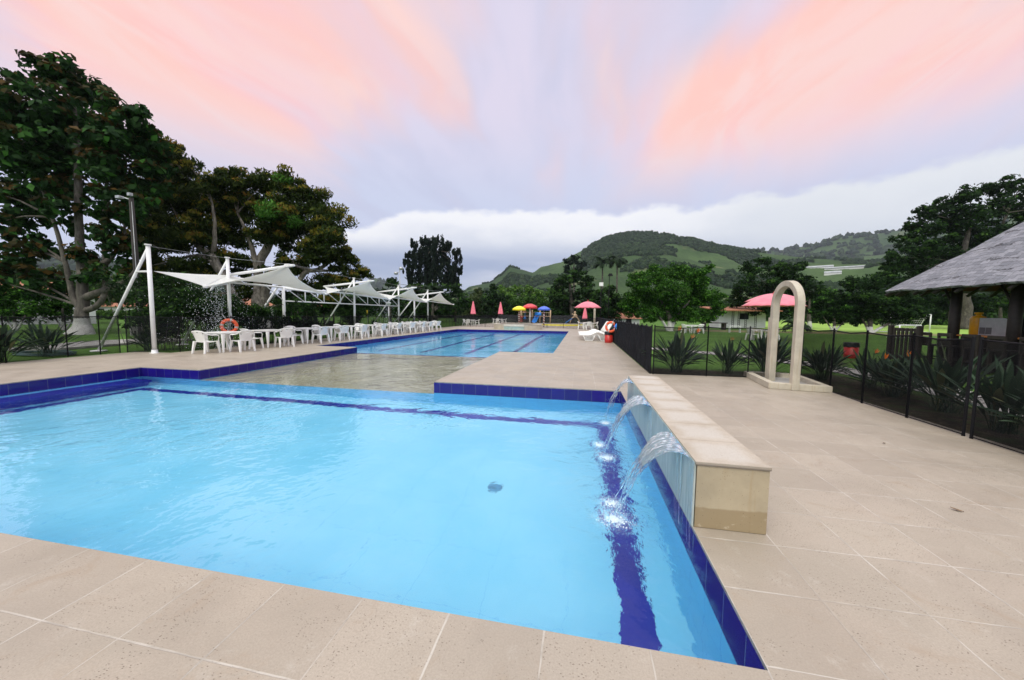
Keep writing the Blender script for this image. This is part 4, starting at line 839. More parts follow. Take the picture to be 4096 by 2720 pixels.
# hillside trees, too many to count
def hill_forest(name, hidx, n, rmin, rmax, dens, seed, label, lum, mat, tmin=.05):
    rnd = np.random.default_rng(seed); nm, rid, a0, a1, r0, r1, sd_, amp, _, _ = HILLS[hidx]
    V, F = [], []
    ico = [(0, 0, 1.0)] + [(.9 * math.cos(k * 1.2566), .9 * math.sin(k * 1.2566), .45) for k in range(5)] + [(.95 * math.cos(k * 1.2566 + .6), .95 * math.sin(k * 1.2566 + .6), -.4) for k in range(5)]
    fc = [(0, 1 + k, 1 + (k + 1) % 5) for k in range(5)] + [(1 + k, 6 + k, 1 + (k + 1) % 5) for k in range(5)] + [(1 + (k + 1) % 5, 6 + k, 6 + (k + 1) % 5) for k in range(5)]
    c = 0; tries = 0
    while c < n and tries < n * 12:
        tries += 1
        a = rnd.uniform(a0, a1); t = rnd.uniform(tmin, 1.03); r = r0 + (r1 - r0) * t
        px, py = r * math.sin(R(a)), r * math.cos(R(a))
        k = mn.noise(Vector((px * .0065, py * .0065, seed))) + .35 * mn.noise(Vector((px * .02, py * .02, seed)))
        top = dens(a, t)
        if k + top < 0: continue
        h = hheight(rid, a, r, r0, r1, sd_, amp)
        if h < 3: continue
        s = rnd.uniform(rmin, rmax); o_ = len(V)
        for (x, y, z) in ico:
            j = 1 + rnd.uniform(-.3, .3); V.append((px + x * s * j, py + y * s * j, h + (z * 1.15 * j + .45) * s))
        F += [(o_ + a_, o_ + b_, o_ + c_) for a_, b_, c_ in fc]; c += 1
    me = bpy.data.meshes.new(name); me.from_pydata(V, [], F); me.materials.append(mat); me.update()
    tag(ob(name, me), label, 'woodland', kind='stuff')
M_['farleaf'] = mat_leaf('hillside_foliage', (.012, .026, .013), (.024, .042, .019), (.038, .062, .026), .2, rough=.9, transl=0)
hill_forest('hill_woodland', 0, 16000, 1.5, 3.4, lambda a, t: .42 if (t > .74 and 0 < a < 23.5) else (.10 if t > .97 else (-.02 if a > 20 else -.20)), 4, 'dark woodland and hedgerows covering the hill behind the park', 1, M_['farleaf'])
hill_forest('mountain_woodland', 1, 3800, 5, 11, lambda a, t: .25, 8, 'forest on the cloud topped mountain at the right', 1, M_['farleaf'])
hill_forest('distant_woodland', 2, 2500, 5, 10, lambda a, t: .1, 12, 'woods on the low hills at the far left', 1, M_['farleaf'])
hill_forest('peak_woodland', 3, 900, 6, 12, lambda a, t: .1, 15, 'woods on the far blue peak behind the sails', 1, M_['farleaf'])

# palms on the hillside foot, banana and cycad
def frond(g, base, az, el, L, sag, w, n=9, leaf=.8):
    pts = []
    for k in range(n + 1):
        t = k / n; e = el - sag * t * t
        if k == 0: p = Vector(base)
        else: p = pts[-1] + Vector((math.cos(az) * math.cos(e), math.sin(az) * math.cos(e), math.sin(e))) * L / n
        pts.append(p)
    side = Vector((-math.sin(az), math.cos(az), 0))
    for k in range(1, n):
        ll = leaf * math.sin(math.pi * (.15 + .8 * k / n)); d_ = (pts[k + 1] - pts[k]).normalized()
        for sg in (-1, 1):
            for q in range(3):
                p = pts[k].lerp(pts[k + 1], q / 3); tip = p + side * sg * ll * .8 + d_ * ll * .5 + Vector((0, 0, -ll * .45))
                g.add([p - d_ * w, p + d_ * w, tip], [(0, 1, 2)])
    g.tube(pts, [w * .5] * (n + 1), 4)
def palm(name, label, loc, h, L, nf, leaf, group=None, w=.1, tr=.22):
    t = thing(name, label, 'palm', loc, group=group)
    g = MB()
    for k in range(nf): frond(g, (0, 0, h), k * 2.4, random.uniform(.1, 1.2), L * random.uniform(.85, 1.1), 1.9, w, leaf=leaf)
    ob('crown', g.mesh('crown', M_['leaf_palm'], fix=False), t)
    if tr:
        g = MB(); g.tube([(0, 0, -.1), (.1, 0, h * .5), (0, 0, h)], [tr * 1.3, tr, tr * .8], 8); ob('trunk', g.mesh('trunk', M_['bark']), t)
    return t
palm('palm_tree', 'left of two feathery palms standing in front of the green hillside', (6.9, 125, 0), 19, 4.2, 16, 1.6, 'hillside palms', .18, .3)
palm('palm_tree', 'right of two feathery palms standing in front of the green hillside', (11.6, 124, 0), 19.6, 4.4, 16, 1.6, 'hillside palms', .18, .3)
palm('banana_palm', 'low palm crown between the mango tree and the dark bushes', (-24.5, 56, 0), 5.2, 2.2, 12, .8, None, .1, .2)
palm('cycad', 'low spiky cycad beside the football field seen through the shower arch', (21.6, 40.8, -.05), .5, 1.6, 26, .35, None, .04, .18)

# ================================================================ FENCES
def fence(name, label, pts, step, screen, h=1.22, pr=.016, doubles=(), rail=True, group=None):
    t = thing(name, label, 'fence', (*pts[0], 0), group=group); ox, oy = pts[0]
    post_me = None; sc = MB()
    g = MB(); g.lathe([(0, 0), (pr * 1.15, 0), (pr, .02), (pr, h + .03), (pr * .7, h + .045), (0, h + .045)], n=8); post_me = g.mesh('post', M_['black'])
    rl = MB(); rb = MB()
    for (a, b) in zip(pts, pts[1:]):
        a = Vector((*a, 0)); b = Vector((*b, 0)); L = (b - a).length; n = max(1, round(L / step)); u = (b - a) / L; nrm_ = Vector((-u.y, u.x, 0))
        for k in range(n + 1):
            p = a + u * L * k / n; ob('post', post_me, t, (p.x - ox, p.y - oy, 0))
            if k < n:
                q = a + u * L * (k + 1) / n; th = .008; sag = -.02 - random.random() * .025
                s0, s1 = p + u * pr, q - u * pr; m_ = (s0 + s1) / 2
                def P(v, z, s): return (v.x - ox + nrm_.x * th * s, v.y - oy + nrm_.y * th * s, z)
                V = [P(s0, .02, -1), P(s1, .02, -1), P(s1, h, -1), P(m_, h + sag, -1), P(s0, h, -1), P(s0, .02, 1), P(s1, .02, 1), P(s1, h, 1), P(m_, h + sag, 1), P(s0, h, 1)]
                sc.add(V, [(0, 1, 2, 3, 4), (9, 8, 7, 6, 5), (0, 5, 6, 1), (1, 6, 7, 2), (2, 7, 8, 3), (3, 8, 9, 4), (4, 9, 5, 0)])
                rl.tube([P(s0, h, 0), P(m_, h + sag, 0), P(s1, h, 0)], .012, 6)
                rb.tube([P(s0, .02, 0), P(s1, .02, 0)], .008, 4)
    for (x, y) in doubles: ob('post', post_me, t, (x - ox, y - oy, 0))
    ob('mesh_screen', sc.mesh('mesh_screen', M_[screen]), t)
    ob('top_hem', rl.mesh('top_hem', M_['black']), t); ob('bottom_hem', rb.mesh('bottom_hem', M_['black']), t)
    return t
FG = 'black mesh pool fences'
fence('pool_fence', 'black mesh fence along the left lawn in front of the tall tree', [(-15.35, 2.0), (-15.42, 4.4), (-15.5, 6.85), (-15.78, 8.2), (-15.74, 8.95), (-15.72, 9.45)], .95, 'screen', 1.27, doubles=[(-15.42, 6.70)], group=FG)
fence('pool_fence', 'short black mesh gate panel beside the first canopy mast', [(-15.66, 9.62), (-14.98, 9.88)], .8, 'screen', 1.27, group=FG)
fence('pool_fence', 'long black mesh fence behind the row of white tables', [(-14.9, 9.97), (-14.15, 10.2), (-14.15, 18.0), (-14.15, 36.0), (-14.15, 60.0)], .97, 'screen', 1.25, doubles=[(-14.15, 12.95)], group=FG)
fence('pool_fence', 'low see-through fence crossing behind the round tub at the far pool end', [(-14.05, 38.7), (1.7, 38.4)], 1.75, 'screen_thin', 1.15, pr=.025, group=FG) if 'screen_thin' in M_ else None
fence('pool_fence', 'dark mesh fence at the very back behind the water playground', [(-14.1, 60.2), (4.4, 60.2)], 1.4, 'screen_far', 1.35, group=FG)
fence('pool_fence', 'close-posted black fence running back from the fountain wall to the loungers', [(1.80, 9.55), (1.80, 43.0)], .76, 'screen_far', 1.22, group=FG)
fence('pool_fence', 'black fence in front of the orange-flowered plants left of the shower arch', [(1.86, 9.50), (3.12, 9.52), (5.02, 9.60)], 1.0, 'screen', 1.22, doubles=[(5.12, 9.50)], group=FG)
fence('pool_fence', 'black fence along the right deck edge in front of the big spiky plants', [(5.12, 9.40), (4.95, 8.10), (4.89, 7.18), (4.87, 6.28), (4.86, 5.46)], 1.5, 'screen', 1.24, group=FG)
fence('pool_fence', 'last black fence panel leaving the picture at the lower right', [(4.855, 5.36), (4.84, 4.2), (4.82, 2.4)], 1.6, 'screen', 1.24, group=FG)

# ================================================================ FOUNTAIN WALL
t = thing('fountain_wall', 'low stone waterfall bench standing on the pool edge with three water spouts', 'fountain', (.82, 2.62, 0))
bx0, bx1, by0, by1, bh = .012, .47, 0, 3.58, .455
g = MB(); g.box(((bx0 + bx1) / 2, (by0 + by1) / 2, bh / 2 + .001), (bx1 - bx0, by1 - by0, bh - .002)); ob('bench_body', g.mesh('bench_body', M_['box'], bevel=.004), t)
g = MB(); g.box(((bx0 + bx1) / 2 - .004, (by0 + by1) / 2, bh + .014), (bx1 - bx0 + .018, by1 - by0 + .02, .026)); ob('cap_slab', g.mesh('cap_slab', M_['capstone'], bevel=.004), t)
g = MB(); g.box((0, by1 / 2 + .0, .235), (.012, by1 - .01, .47)); ob('metal_sheet', g.mesh('metal_sheet', M_['glass']), t)
def stream(y0, y1, land, nst, seed):
    rnd = random.Random(seed); g = MB(); nv = 14
    # thin continuous sheet near the lip, broken edge below
    x_l = land[0] - .82; yl = land[1] - 2.62
    def path(f, t_, sx=0):
        y = y0 + (y1 - y0) * f; yy = y + (yl + (f - .5) * .22 - y) * t_
        xx = -.005 + (x_l - .0 + (f - .5) * .08 + sx) * t_; zz = .462 + .30 * t_ - (.30 + .462 + .245) * t_ * t_ * 1.0
        return Vector((xx, yy, zz))
    def fn(u, v):
        tt = v * .62; p = path(u, tt); k = .012 * math.sin(u * 41 + seed + v * 3) * v + .006 * math.sin(u * 90 + v * 11); return (p.x + k, p.y, p.z + k)
    g.grid(fn, 30, nv); 
    for s_ in range(nst):
        f = (s_ + rnd.random() * .8) / nst; sx = rnd.uniform(-.05, .05); P, Q = [], []; end = rnd.uniform(.8, 1.0)
        for k in range(26):
            tt = end * k / 25; p = path(f, tt, sx); p += Vector((rnd.uniform(-1, 1), rnd.uniform(-1, 1), rnd.uniform(-1, 1))) * .006 * tt * 2
            P.append(p); Q.append((.0036 + .0026 * math.sin(k * 1.7 + s_)) * (1.1 if tt < .6 else .85))
        g.tube(P, Q, 6)
    for k in range(90):
        f = rnd.random(); tt = rnd.uniform(.35, 1.0); p = path(f, tt, rnd.uniform(-.1, .1)) + Vector((rnd.uniform(-.05, .05), rnd.uniform(-.06, .06), rnd.uniform(-.03, .04))); r = rnd.uniform(.002, .006)
        g.lathe([(0, -r), (r, -.2 * r), (.7 * r, .8 * r), (0, 1.3 * r)], p, n=5)
    # trickle down the sheet
    for k in range(9):
        yy = y0 + (y1 - y0) * rnd.random() - .1; z1_ = .44; P = [(-.012, yy + .01 * math.sin(q * 1.3), z1_ - q * .075) for q in range(9)]; g.tube(P, .0016, 4)
    return g.mesh('water_stream', M_['stream'], fix=False)
SP = [(.10, .62, (.34, 3.10), 16, 1), (1.55, 2.05, (.34, 4.50), 13, 2), (2.93, 3.22, (.44, 5.80), 8, 3)]
for a in SP: ob('water_stream', stream(*a), t)
def foam_patch(c, rx, ry, n, seed):
    rnd = random.Random(seed); g = MB()
    for k in range(n):
        a = rnd.uniform(0, 6.283); q = abs(rnd.gauss(0, .5)); x = c[0] + math.cos(a) * q * rx; y = c[1] + math.sin(a) * q * ry; r = rnd.uniform(.002, .007) * (1.5 - min(1, q))
        g.lathe([(r * 1.0, -.2 * r), (r * .75, .5 * r), (0, .8 * r)], (x, y, ZW + .001), n=6)
    return g
def mat_foam():
    m, T, out = newmat('churned_water')
    g = T.new('ShaderNodeTexCoord').outputs['Object']; x, y, z = T.sep(g)
    r_ = T.math('SQRT', T.math('ADD', T.math('MULTIPLY', x, x), T.math('MULTIPLY', y, y)))
    n = T.noise(g, 14, 5, .7, .5); k = T.math('ADD', T.math('SUBTRACT', 1.0, r_), T.math('MULTIPLY', T.math('ADD', n, -.5), 1.7))
    a = T.ramp(k, .25, 1.25, 0, .55)
    tr = T.new('ShaderNodeBsdfTransparent'); df = T.new('ShaderNodeBsdfDiffuse'); T.put(df, 'Color', (.66, .85, .97, 1))
    mx = T.new('ShaderNodeMixShader'); T.put(mx, 0, a); T.l.new(tr.outputs[0], mx.inputs[1]); T.l.new(df.outputs[0], mx.inputs[2]); T.l.new(mx.outputs[0], out.inputs[0]); return m
M_['foampatch'] = mat_foam()
for (c, rx, ry, n, sd_, lab) in [((.33, 3.02), .17, .16, 260, 1, 'nearest'), ((.33, 3.28), .13, .11, 130, 6, ''), ((.36, 4.36), .12, .13, 150, 2, 'middle'), ((.29, 4.78), .11, .13, 120, 5, ''), ((.44, 5.80), .10, .12, 100, 3, 'farthest')]:
    g = foam_patch((0, 0), rx, ry, n, sd_)
    m = 24; g2 = MB(); g2.add([(0, 0, ZW + .012)] + [(math.cos(2 * math.pi * k / m), math.sin(2 * math.pi * k / m), ZW + .010) for k in range(m)], [(0, 1 + k, 1 + (k + 1) % m) for k in range(m)])
    o = ob('foam', g2.mesh('foam', M_['foampatch'], fix=False), None, (c[0], c[1], 0)); o.scale = (rx * 1.9, ry * 1.9, 1)
    tag(o, 'white churned foam under the water spouts', 'foam', kind='stuff')
    o = ob('foam_bubbles', g.mesh('foam_bubbles', M_['foam'], fix=False), None, (c[0], c[1], 0)); tag(o, 'small bubbles floating under the water spouts', 'foam', kind='stuff')

# ================================================================ SHOWER ARCH
t = thing('shower_arch', 'cream stone shower arch standing in a low stone foot basin', 'shower', (4.34, 8.6, 0))
g = MB(); yl, yr, zt, th, dp = -.52, .52, 2.27, .122, .135
out_, inn = [], []
zc_ = zt - .52
for k in range(25):
    a = math.pi * k / 24; out_.append((-.52 * math.cos(a), zc_ + .52 * math.sin(a))); inn.append((-(.52 - th) * math.cos(a), zc_ + (.52 - th) * math.sin(a)))
O = [(-.52, 0)] + out_ + [(.52, 0)]; I = [(-.52 + th, 0)] + inn + [(.52 - th, 0)]
V = [(-dp / 2, a, b) for a, b in O] + [(-dp / 2, a, b) for a, b in I] + [(dp / 2, a, b) for a, b in O] + [(dp / 2, a, b) for a, b in I]; n = len(O)
F = []
for i in range(n - 1):
    F += [(i, i + 1, n + i + 1, n + i), (2 * n + i, 3 * n + i, 3 * n + i + 1, 2 * n + i + 1), (i, 2 * n + i, 2 * n + i + 1, i + 1), (n + i, n + i + 1, 3 * n + i + 1, 3 * n + i)]
F += [(0, n, 3 * n, 2 * n), (n - 1, 3 * n - 1, 4 * n - 1, 2 * n - 1)]
g.add(V, F); ob('arch', g.mesh('arch', M_['basinstone'], bevel=.012), t)
g = MB(); outp = [(-.27, 1.17), (-.45, -.42), (.60, -.60), (.86, 1.10)]
inp = [(-.14, 1.03), (-.31, -.31), (.50, -.47), (.72, .97)]
for i in range(4):
    a, b = outp[i], outp[(i + 1) % 4]; c, d_ = inp[(i + 1) % 4], inp[i]; g.ext([a, b, c, d_], .002, .13)
ob('basin_kerb', g.mesh('basin_kerb', M_['basinstone'], bevel=.008), t)
g = MB(); g.ext(inp, .002, .03); ob('basin_floor', g.mesh('basin_floor', M_['concrete']), t)
g = MB(); g.box((-.02, .60, .72), (.06, .05, 1.42)); g.tube([(-.02, .60, 1.40), (-.02, .60, 1.48)], .035, 8); ob('pipe_cover', g.mesh('pipe_cover', M_['basinstone'], bevel=.008), t)

# ================================================================ CANOPY
MX = -14.6
t = thing('shade_canopy', 'white tensile sail canopy on leaning steel masts over the table row', 'canopy', (MX, 9.7, 0))
def L_(p): return (p[0] - MX, p[1] - 9.7, p[2])
MAST = [9.72, 12.5, 20.95, 26.72, 32.35]
for y_ in MAST:
    g = MB(); g.tube([L_((MX, y_, -.05)), L_((MX, y_, 3.70))], [.066, .062], 12); g.tube([L_((MX, y_, 3.70)), L_((MX, y_, 3.74))], [.095, .095], 12)
    g.lathe([(.20, 0), (.20, .03), (.09, .05), (.085, .16)], L_((MX, y_, -.04)), n=12)
    ob('mast', g.mesh('mast', M_['whitepaint']), t)
    g = MB(); g.tube([L_((MX, y_, 3.62)), L_((MX - 2.75, y_ + .1, .0))], [.046, .046], 10); g.lathe([(.22, 0), (.22, .03), (.06, .05)], L_((MX - 2.75, y_ + .1, -.03)), n=12); ob('strut', g.mesh('strut', M_['whitepaint']), t)
g = MB(); g.tube([L_((MX, 9.72, 2.82)), L_((MX - .6, 9.73, 2.82))], .035, 8); ob('spreader', g.mesh('spreader', M_['whitepaint']), t)
for y_ in (15.3, 29.5):
    g = MB(); g.tube([L_((MX, y_, -.05)), L_((MX, y_, 2.72))], .07, 12); ob('post', g.mesh('post', M_['whitepaint']), t)
    g = MB(); g.tube([L_((MX, y_ - .3, 2.72)), L_((MX - 2.35, y_ - .2, .0))], .05, 8); ob('strut', g.mesh('strut', M_['whitepaint']), t)
# truss between the posts
g = MB(); zt_, zb_ = 2.70, 2.02
g.tube([L_((MX, 12.5, zt_)), L_((MX, 32.35, zt_ - .04))], .045, 8)
g.tube([L_((MX, 15.3, zb_)), L_((MX, 26.72, zb_))], .035, 8)
ys_ = [15.3 + (26.72 - 15.3) * k / 8 for k in range(9)]
for k in range(8):
    if k: g.tube([L_((MX, ys_[k], zb_)), L_((MX, ys_[k], zt_))], .028, 6)
    g.tube([L_((MX, ys_[k] + .1, zt_)), L_((MX, ys_[k + 1] - .05, zb_))], .026, 6)
g.tube([L_((MX, 14.3, zt_)), L_((MX, 15.25, zb_ + .05))], .026, 6)
ob('truss', g.mesh('truss', M_['whitepaint']), t)
LOW = [(-13.9, 11.0, 2.40), (-13.75, 17.25, 2.48), (-13.65, 23.7, 2.45), (-13.6, 29.8, 2.46), (-13.3, 35.9, 2.42)]
PK = [(-11.9, 12.75, 3.36), (-13.55, 21.1, 3.52), (-13.45, 27.0, 3.52), (-13.45, 32.8, 3.52)]
BK = [(-14.85, 12.7, 3.02), (-16.85, 20.95, 3.18), (-16.75, 26.8, 3.15), (-16.6, 32.5, 3.15)]
for k, (a, b) in enumerate([(12.5, 0), (15.3, 1), (20.95, 2), (26.72, 3), (32.35, 4)]):
    g = MB(); s0 = (MX, a, 2.66); g.tube([L_(s0), L_(LOW[b])], .05, 8); q = LOW[b]; g.lathe([(0, -.06), (.085, -.05), (.085, .06), (0, .07)], L_(q), n=10); ob('lower_arm', g.mesh('lower_arm', M_['whitepaint']), t)
for p, b in zip(PK, BK):
    g = MB(); g.tube([L_(b), L_(p)], .06, 10); v = (Vector(p) - Vector(b)).normalized(); e_ = Vector(p) + v * .3
    g.tube([L_(p), L_(e_)], [.06, .05], 10); g.box(L_((p[0], p[1], p[2] + .03)), (.22, .16, .12)); ob('beam', g.mesh('beam', M_['whitepaint']), t)
def sail(corners, sg, n=24):
    A, B, C, D = [Vector(c) for c in corners]; cen = (A + B + C + D) / 4
    if not hasattr(sg, '__len__'): sg = (sg,) * 4
    def edge(p, q, t_, sag_in):
        m = p.lerp(q, t_); k = 4 * t_ * (1 - t_); return m + (cen - (p + q) / 2) * Vector((1, 1, 0)).length * 0 + Vector(((cen.x - (p.x + q.x) / 2), (cen.y - (p.y + q.y) / 2), (cen.z - (p.z + q.z) / 2) * .6)) * sag_in * 2.2 * k
    def fn(u, v):
        c0, c1 = edge(A, B, u, sg[0]), edge(D, C, u, sg[2]); d0, d1 = edge(A, D, v, sg[3]), edge(B, C, v, sg[1])
        bl_ = A * (1 - u) * (1 - v) + B * u * (1 - v) + C * u * v + D * (1 - u) * v
        p = c0 * (1 - v) + c1 * v + d0 * (1 - u) + d1 * u - bl_
        return L_((p.x, p.y, p.z))
    g = MB(); g.grid(fn, n, n); return g
A_ = (MX + .08, 9.80, 2.84)
def low(k): return LOW[k]
g = sail([LOW[0], PK[0], LOW[1], BK[0]], (.05, .09, .04, .0)); ob('sail', g.mesh('sail', M_['sail'], solid=.012), t)
g = sail([A_, LOW[0], BK[0], tuple((Vector(A_) + Vector(BK[0])) / 2 + Vector((0, 0, -.03)))], (.05, .0, .0, .0)); ob('sail', g.mesh('sail', M_['sail'], solid=.012), t)
for k in (1, 2, 3):
    g = sail([LOW[k], PK[k], LOW[k + 1], BK[k]], (.05, .085, .04, .03)); ob('sail', g.mesh('sail', M_['sail'], solid=.012), t)
g = MB()
tops = [(MX, 9.72, 3.68), (MX, 12.5, 3.70), (PK[0][0] + .2, PK[0][1], PK[0][2] + .06), (MX, 20.95, 3.70), (PK[1][0] + .2, PK[1][1], PK[1][2] + .06), (MX, 26.72, 3.70), (PK[2][0] + .2, PK[2][1], PK[2][2] + .06), (MX, 32.35, 3.7), (PK[3][0] + .2, PK[3][1], PK[3][2] + .06)]
for a, b in zip(tops, tops[1:]): g.tube([L_(a), L_(b)], .007, 4)
ob('cable', g.mesh('cable', M_['steel']), t)

# ================================================================ TABLES AND CHAIRS
def make_chair():
    t = thing('plastic_armchair', 'x', 'chair', (0, 0, 0), group='white plastic armchairs')   # faces +Y
    g = MB()
    g.grid(lambda u, v: ((u - .5) * (.44 - .04 * v) , .20 - .42 * v, .425 - .03 * math.sin(math.pi * v) - .012 * math.sin(math.pi * u)), 8, 8)
    ob('seat', g.mesh('seat', M_['plastic'], solid=.014), t)
    g = MB()
    def bk(u, v):
        a = (u - .5) * 2; wd = .19 + .075 * v ** .8; zz = .40 + .405 * v - .05 * (abs(a) ** 2.4) * v ** 3
        return (a * wd, -.205 - .12 * v + .055 * a * a * (.4 + .6 * v), zz)
    def sk(i, j): return (j == 10 and i in (6, 7)) or (j in (8, 9, 10) and i in (1, 12))
    g.grid(bk, 14, 13, skip=sk)
    ob('backrest', g.mesh('backrest', M_['plastic'], solid=.014), t)
    for s in (-1, 1):
        g = MB(); P = [(s * .17, -.315, .785), (s * .245, -.27, .745), (s * .275, -.18, .675), (s * .285, -.05, .645), (s * .285, .12, .64), (s * .28, .20, .625), (s * .27, .225, .56), (s * .255, .215, .43)]
        g.tube(P, [.030, .034, .034, .032, .032, .034, .036, .034], 8, flat=(1.0, .42)); ob('armrest', g.mesh('armrest', M_['plastic']), t)
    for sx, sy in ((-1, 1), (1, 1), (-1, -1), (1, -1)):
        g = MB(); top = Vector((sx * .235, .19 if sy > 0 else -.21, .43)); bot = Vector((sx * .265, .245 if sy > 0 else -.285, 0)); P = []
        for p, w_ in ((bot, .024), (top, .040)):
            P += [(p.x - w_, p.y - w_, p.z), (p.x + w_, p.y - w_, p.z), (p.x + w_, p.y + w_, p.z), (p.x - w_, p.y + w_, p.z)]
        g.add(P, [(3, 2, 1, 0), (4, 5, 6, 7), (0, 1, 5, 4), (1, 2, 6, 5), (2, 3, 7, 6), (3, 0, 4, 7)]); ob('leg', g.mesh('leg', M_['plastic'], bevel=.008), t)
    return t
def make_table():
    t = thing('plastic_table', 'x', 'table', (0, 0, 0), group='white plastic tables')
    g = MB(); g.box((0, 0, .705), (.90, .90, .03)); g.box((0, 0, .672), (.84, .84, .035)); ob('tabletop', g.mesh('tabletop', M_['plastic'], bevel=.01), t)
    for sx in (-1, 1):
        for sy in (-1, 1):
            g = MB(); P = []
            for z, c, w_ in ((0, .405, .022), (.655, .385, .045)):
                P += [(sx * c - w_, sy * c - w_, z), (sx * c + w_, sy * c - w_, z), (sx * c + w_, sy * c + w_, z), (sx * c - w_, sy * c + w_, z)]
            g.add(P, [(3, 2, 1, 0), (4, 5, 6, 7), (0, 1, 5, 4), (1, 2, 6, 5), (2, 3, 7, 6), (3, 0, 4, 7)]); ob('leg', g.mesh('leg', M_['plastic'], bevel=.008), t)
    return t
CH = make_chair(); TB = make_table(); note(CH); note(TB); used = {'c': 0, 't': 0}
def put(which, loc, rz, label):
    src = CH if which == 'c' else TB
    if not used[which]:
        used[which] = 1; src.location = loc; src.rotation_euler = (0, 0, rz); src['label'] = label; return src
    return dup(src, loc, rz, label)
ORD = ['nearest', 'second', 'third', 'fourth', 'fifth', 'sixth', 'seventh', 'eighth', 'ninth', 'tenth', 'farthest']
TY = [10.88, 12.72, 14.85, 16.5, 18.15, 20.2, 22.25, 24.2, 25.95, 27.5, 29.2]
random.seed(21)
SIDES = {'S': ((0, -.70), 0, 'near end'), 'N': ((0, .70), math.pi, 'far end'), 'E': ((.68, .05), math.pi / 2, 'pool side'), 'W': ((-.60, 0), -math.pi / 2, 'fence side')}
for k, ty in enumerate(TY):
    tx = -12.98 if k < 6 else -13.02
    put('t', (tx, ty, 0), random.uniform(-.03, .03), 'white square plastic table, %s of the row beside the left pool edge' % ORD[k])
    sd_ = 'SE' if k < 2 else 'SEW' if k in (3, 5, 9) else 'SENW'
    if k == 10: sd_ = 'SENW'
    for s_ in sd_:
        (dx, dy), rz, nm = SIDES[s_]
        if s_ == 'N' and k + 1 < 11 and TY[k + 1] - ty < 1.72: continue
        if s_ in 'EW' and k == 1 and s_ == 'E': dy = .12
        put('c', (tx + dx + random.uniform(-.05, .05), ty + dy + random.uniform(-.05, .05), 0), rz + random.uniform(-.22, .22) + (-.25 if s_ == 'E' else 0), 'white plastic armchair at the %s of the %s table in the left row' % (nm, ORD[k]))
def umb_set(c, lab, sides='SENW', z=0.0, rz0=0.0, chairlab=None):
    put('t', (c[0], c[1], z), rz0, 'white plastic table ' + lab)
    for s_ in sides:
        (dx, dy), rz, nm = SIDES[s_]; q = Matrix.Rotation(rz0, 2) @ Vector((dx, dy)) * 1.12
        put('c', (c[0] + q.x, c[1] + q.y, z), rz + rz0 + random.uniform(-.2, .2), 'white plastic armchair on the %s side of the table %s' % ({'S': 'near', 'N': 'back', 'E': 'right', 'W': 'left'}[s_], lab))
umb_set((-13.15, 41.6), 'under the left folded umbrella', 'SEW')
umb_set((-11.9, 51.6), 'under the distant folded umbrella', 'SEW')
umb_set((.72, 37.0), 'under the open poolside umbrella', 'SEW', rz0=.1)
umb_set((9.9, 34.3), 'below the round citrus tree', 'SEW', z=-.05, rz0=.4)
umb_set((11.6, 25.6), 'below the big pink umbrella', 'SENW', z=-.05, rz0=.3)

# ---------------------------------------------------------------- umbrellas
def open_umb(label, loc, r, zr, zt, group='pink umbrellas', n=16):
    t = thing('umbrella', label, 'umbrella', loc, group=group)
    g = MB(); m = n * 4
    def fn(u, v):
        a = 2 * math.pi * u; q = v; sc_ = 1 - .035 * (abs(math.sin(a * n / 2)) ) * q * q
        return (r * q * sc_ * math.cos(a), r * q * sc_ * math.sin(a), zt - (zt - zr) * q ** 1.75 + .03 * abs(math.sin(a * n / 2)) * q * (1 - .0))
    g.grid(fn, m, 8); ob('canopy', g.mesh('canopy', M_['umb'], solid=.006), t)
    g = MB(); g.lathe([(0, 0), (.05, .01), (.06, .05), (.03, .08), (.045, .12), (.03, .16), (0, .18)], (0, 0, zt - .01), n=10); ob('finial', g.mesh('finial', M_['redf']), t)
    g = MB(); g.tube([(0, 0, .02), (0, 0, zt - .02)], .025, 8); ob('pole', g.mesh('pole', M_['darkwood']), t)
    g = MB()
    for k in range(n):
        a = 2 * math.pi * (k + .5) / n; g.tube([(0, 0, zt - .12), (r * .5 * math.cos(a), r * .5 * math.sin(a), zt - (zt - zr) * .5 ** 1.75 - .04), (r * .97 * math.cos(a), r * .97 * math.sin(a), zr + .01)], .008, 4)
    ob('ribs', g.mesh('ribs', M_['redf']), t)
    g = MB(); g.lathe([(.28, 0), (.28, .05), (.06, .10), (.03, .12)], n=14); ob('base', g.mesh('base', M_['concrete']), t)
def closed_umb(label, loc, z0=1.35, z1=2.9, r=.27, group='folded pink umbrellas'):
    t = thing('folded_umbrella', label, 'umbrella', loc, group=group)
    g = MB(); n = 24
    def fn(u, v):
        a = 2 * math.pi * u; rr = (r * (1 - v) ** .8 + .035) * (1 + .16 * math.sin(a * 8)) * (1.0 if v < .93 else 1.25)
        return (rr * math.cos(a), rr * math.sin(a), z0 + (z1 - z0) * v)
    g.grid(fn, 48, 12); ob('cloth', g.mesh('cloth', M_['umbclosed'], solid=.006), t)
    g = MB(); g.tube([(0, 0, .02), (0, 0, z1 + .02)], .025, 8); g.lathe([(.05, 0), (.06, .06), (0, .14)], (0, 0, z1), n=8); ob('pole', g.mesh('pole', M_['darkwood']), t)
    g = MB(); g.lathe([(.28, 0), (.28, .05), (.06, .10), (.03, .12)], n=14); ob('base', g.mesh('base', M_['concrete']), t)
open_umb('big open pink umbrella standing on the lawn behind the shower arch', (12.35, 26.1, -.05), 1.78, 2.22, 2.98)
open_umb('second open pink umbrella half hidden by the bigger one and the arch', (13.45, 28.3, -.05), 1.8, 2.60, 3.2)
open_umb('open pink umbrella over the table at the far right pool corner', (.72, 38.05, 0), 1.40, 2.2, 2.88)
closed_umb('left folded pink umbrella at the far pool end', (-13.15, 42.5, 0), 1.42, 3.0)
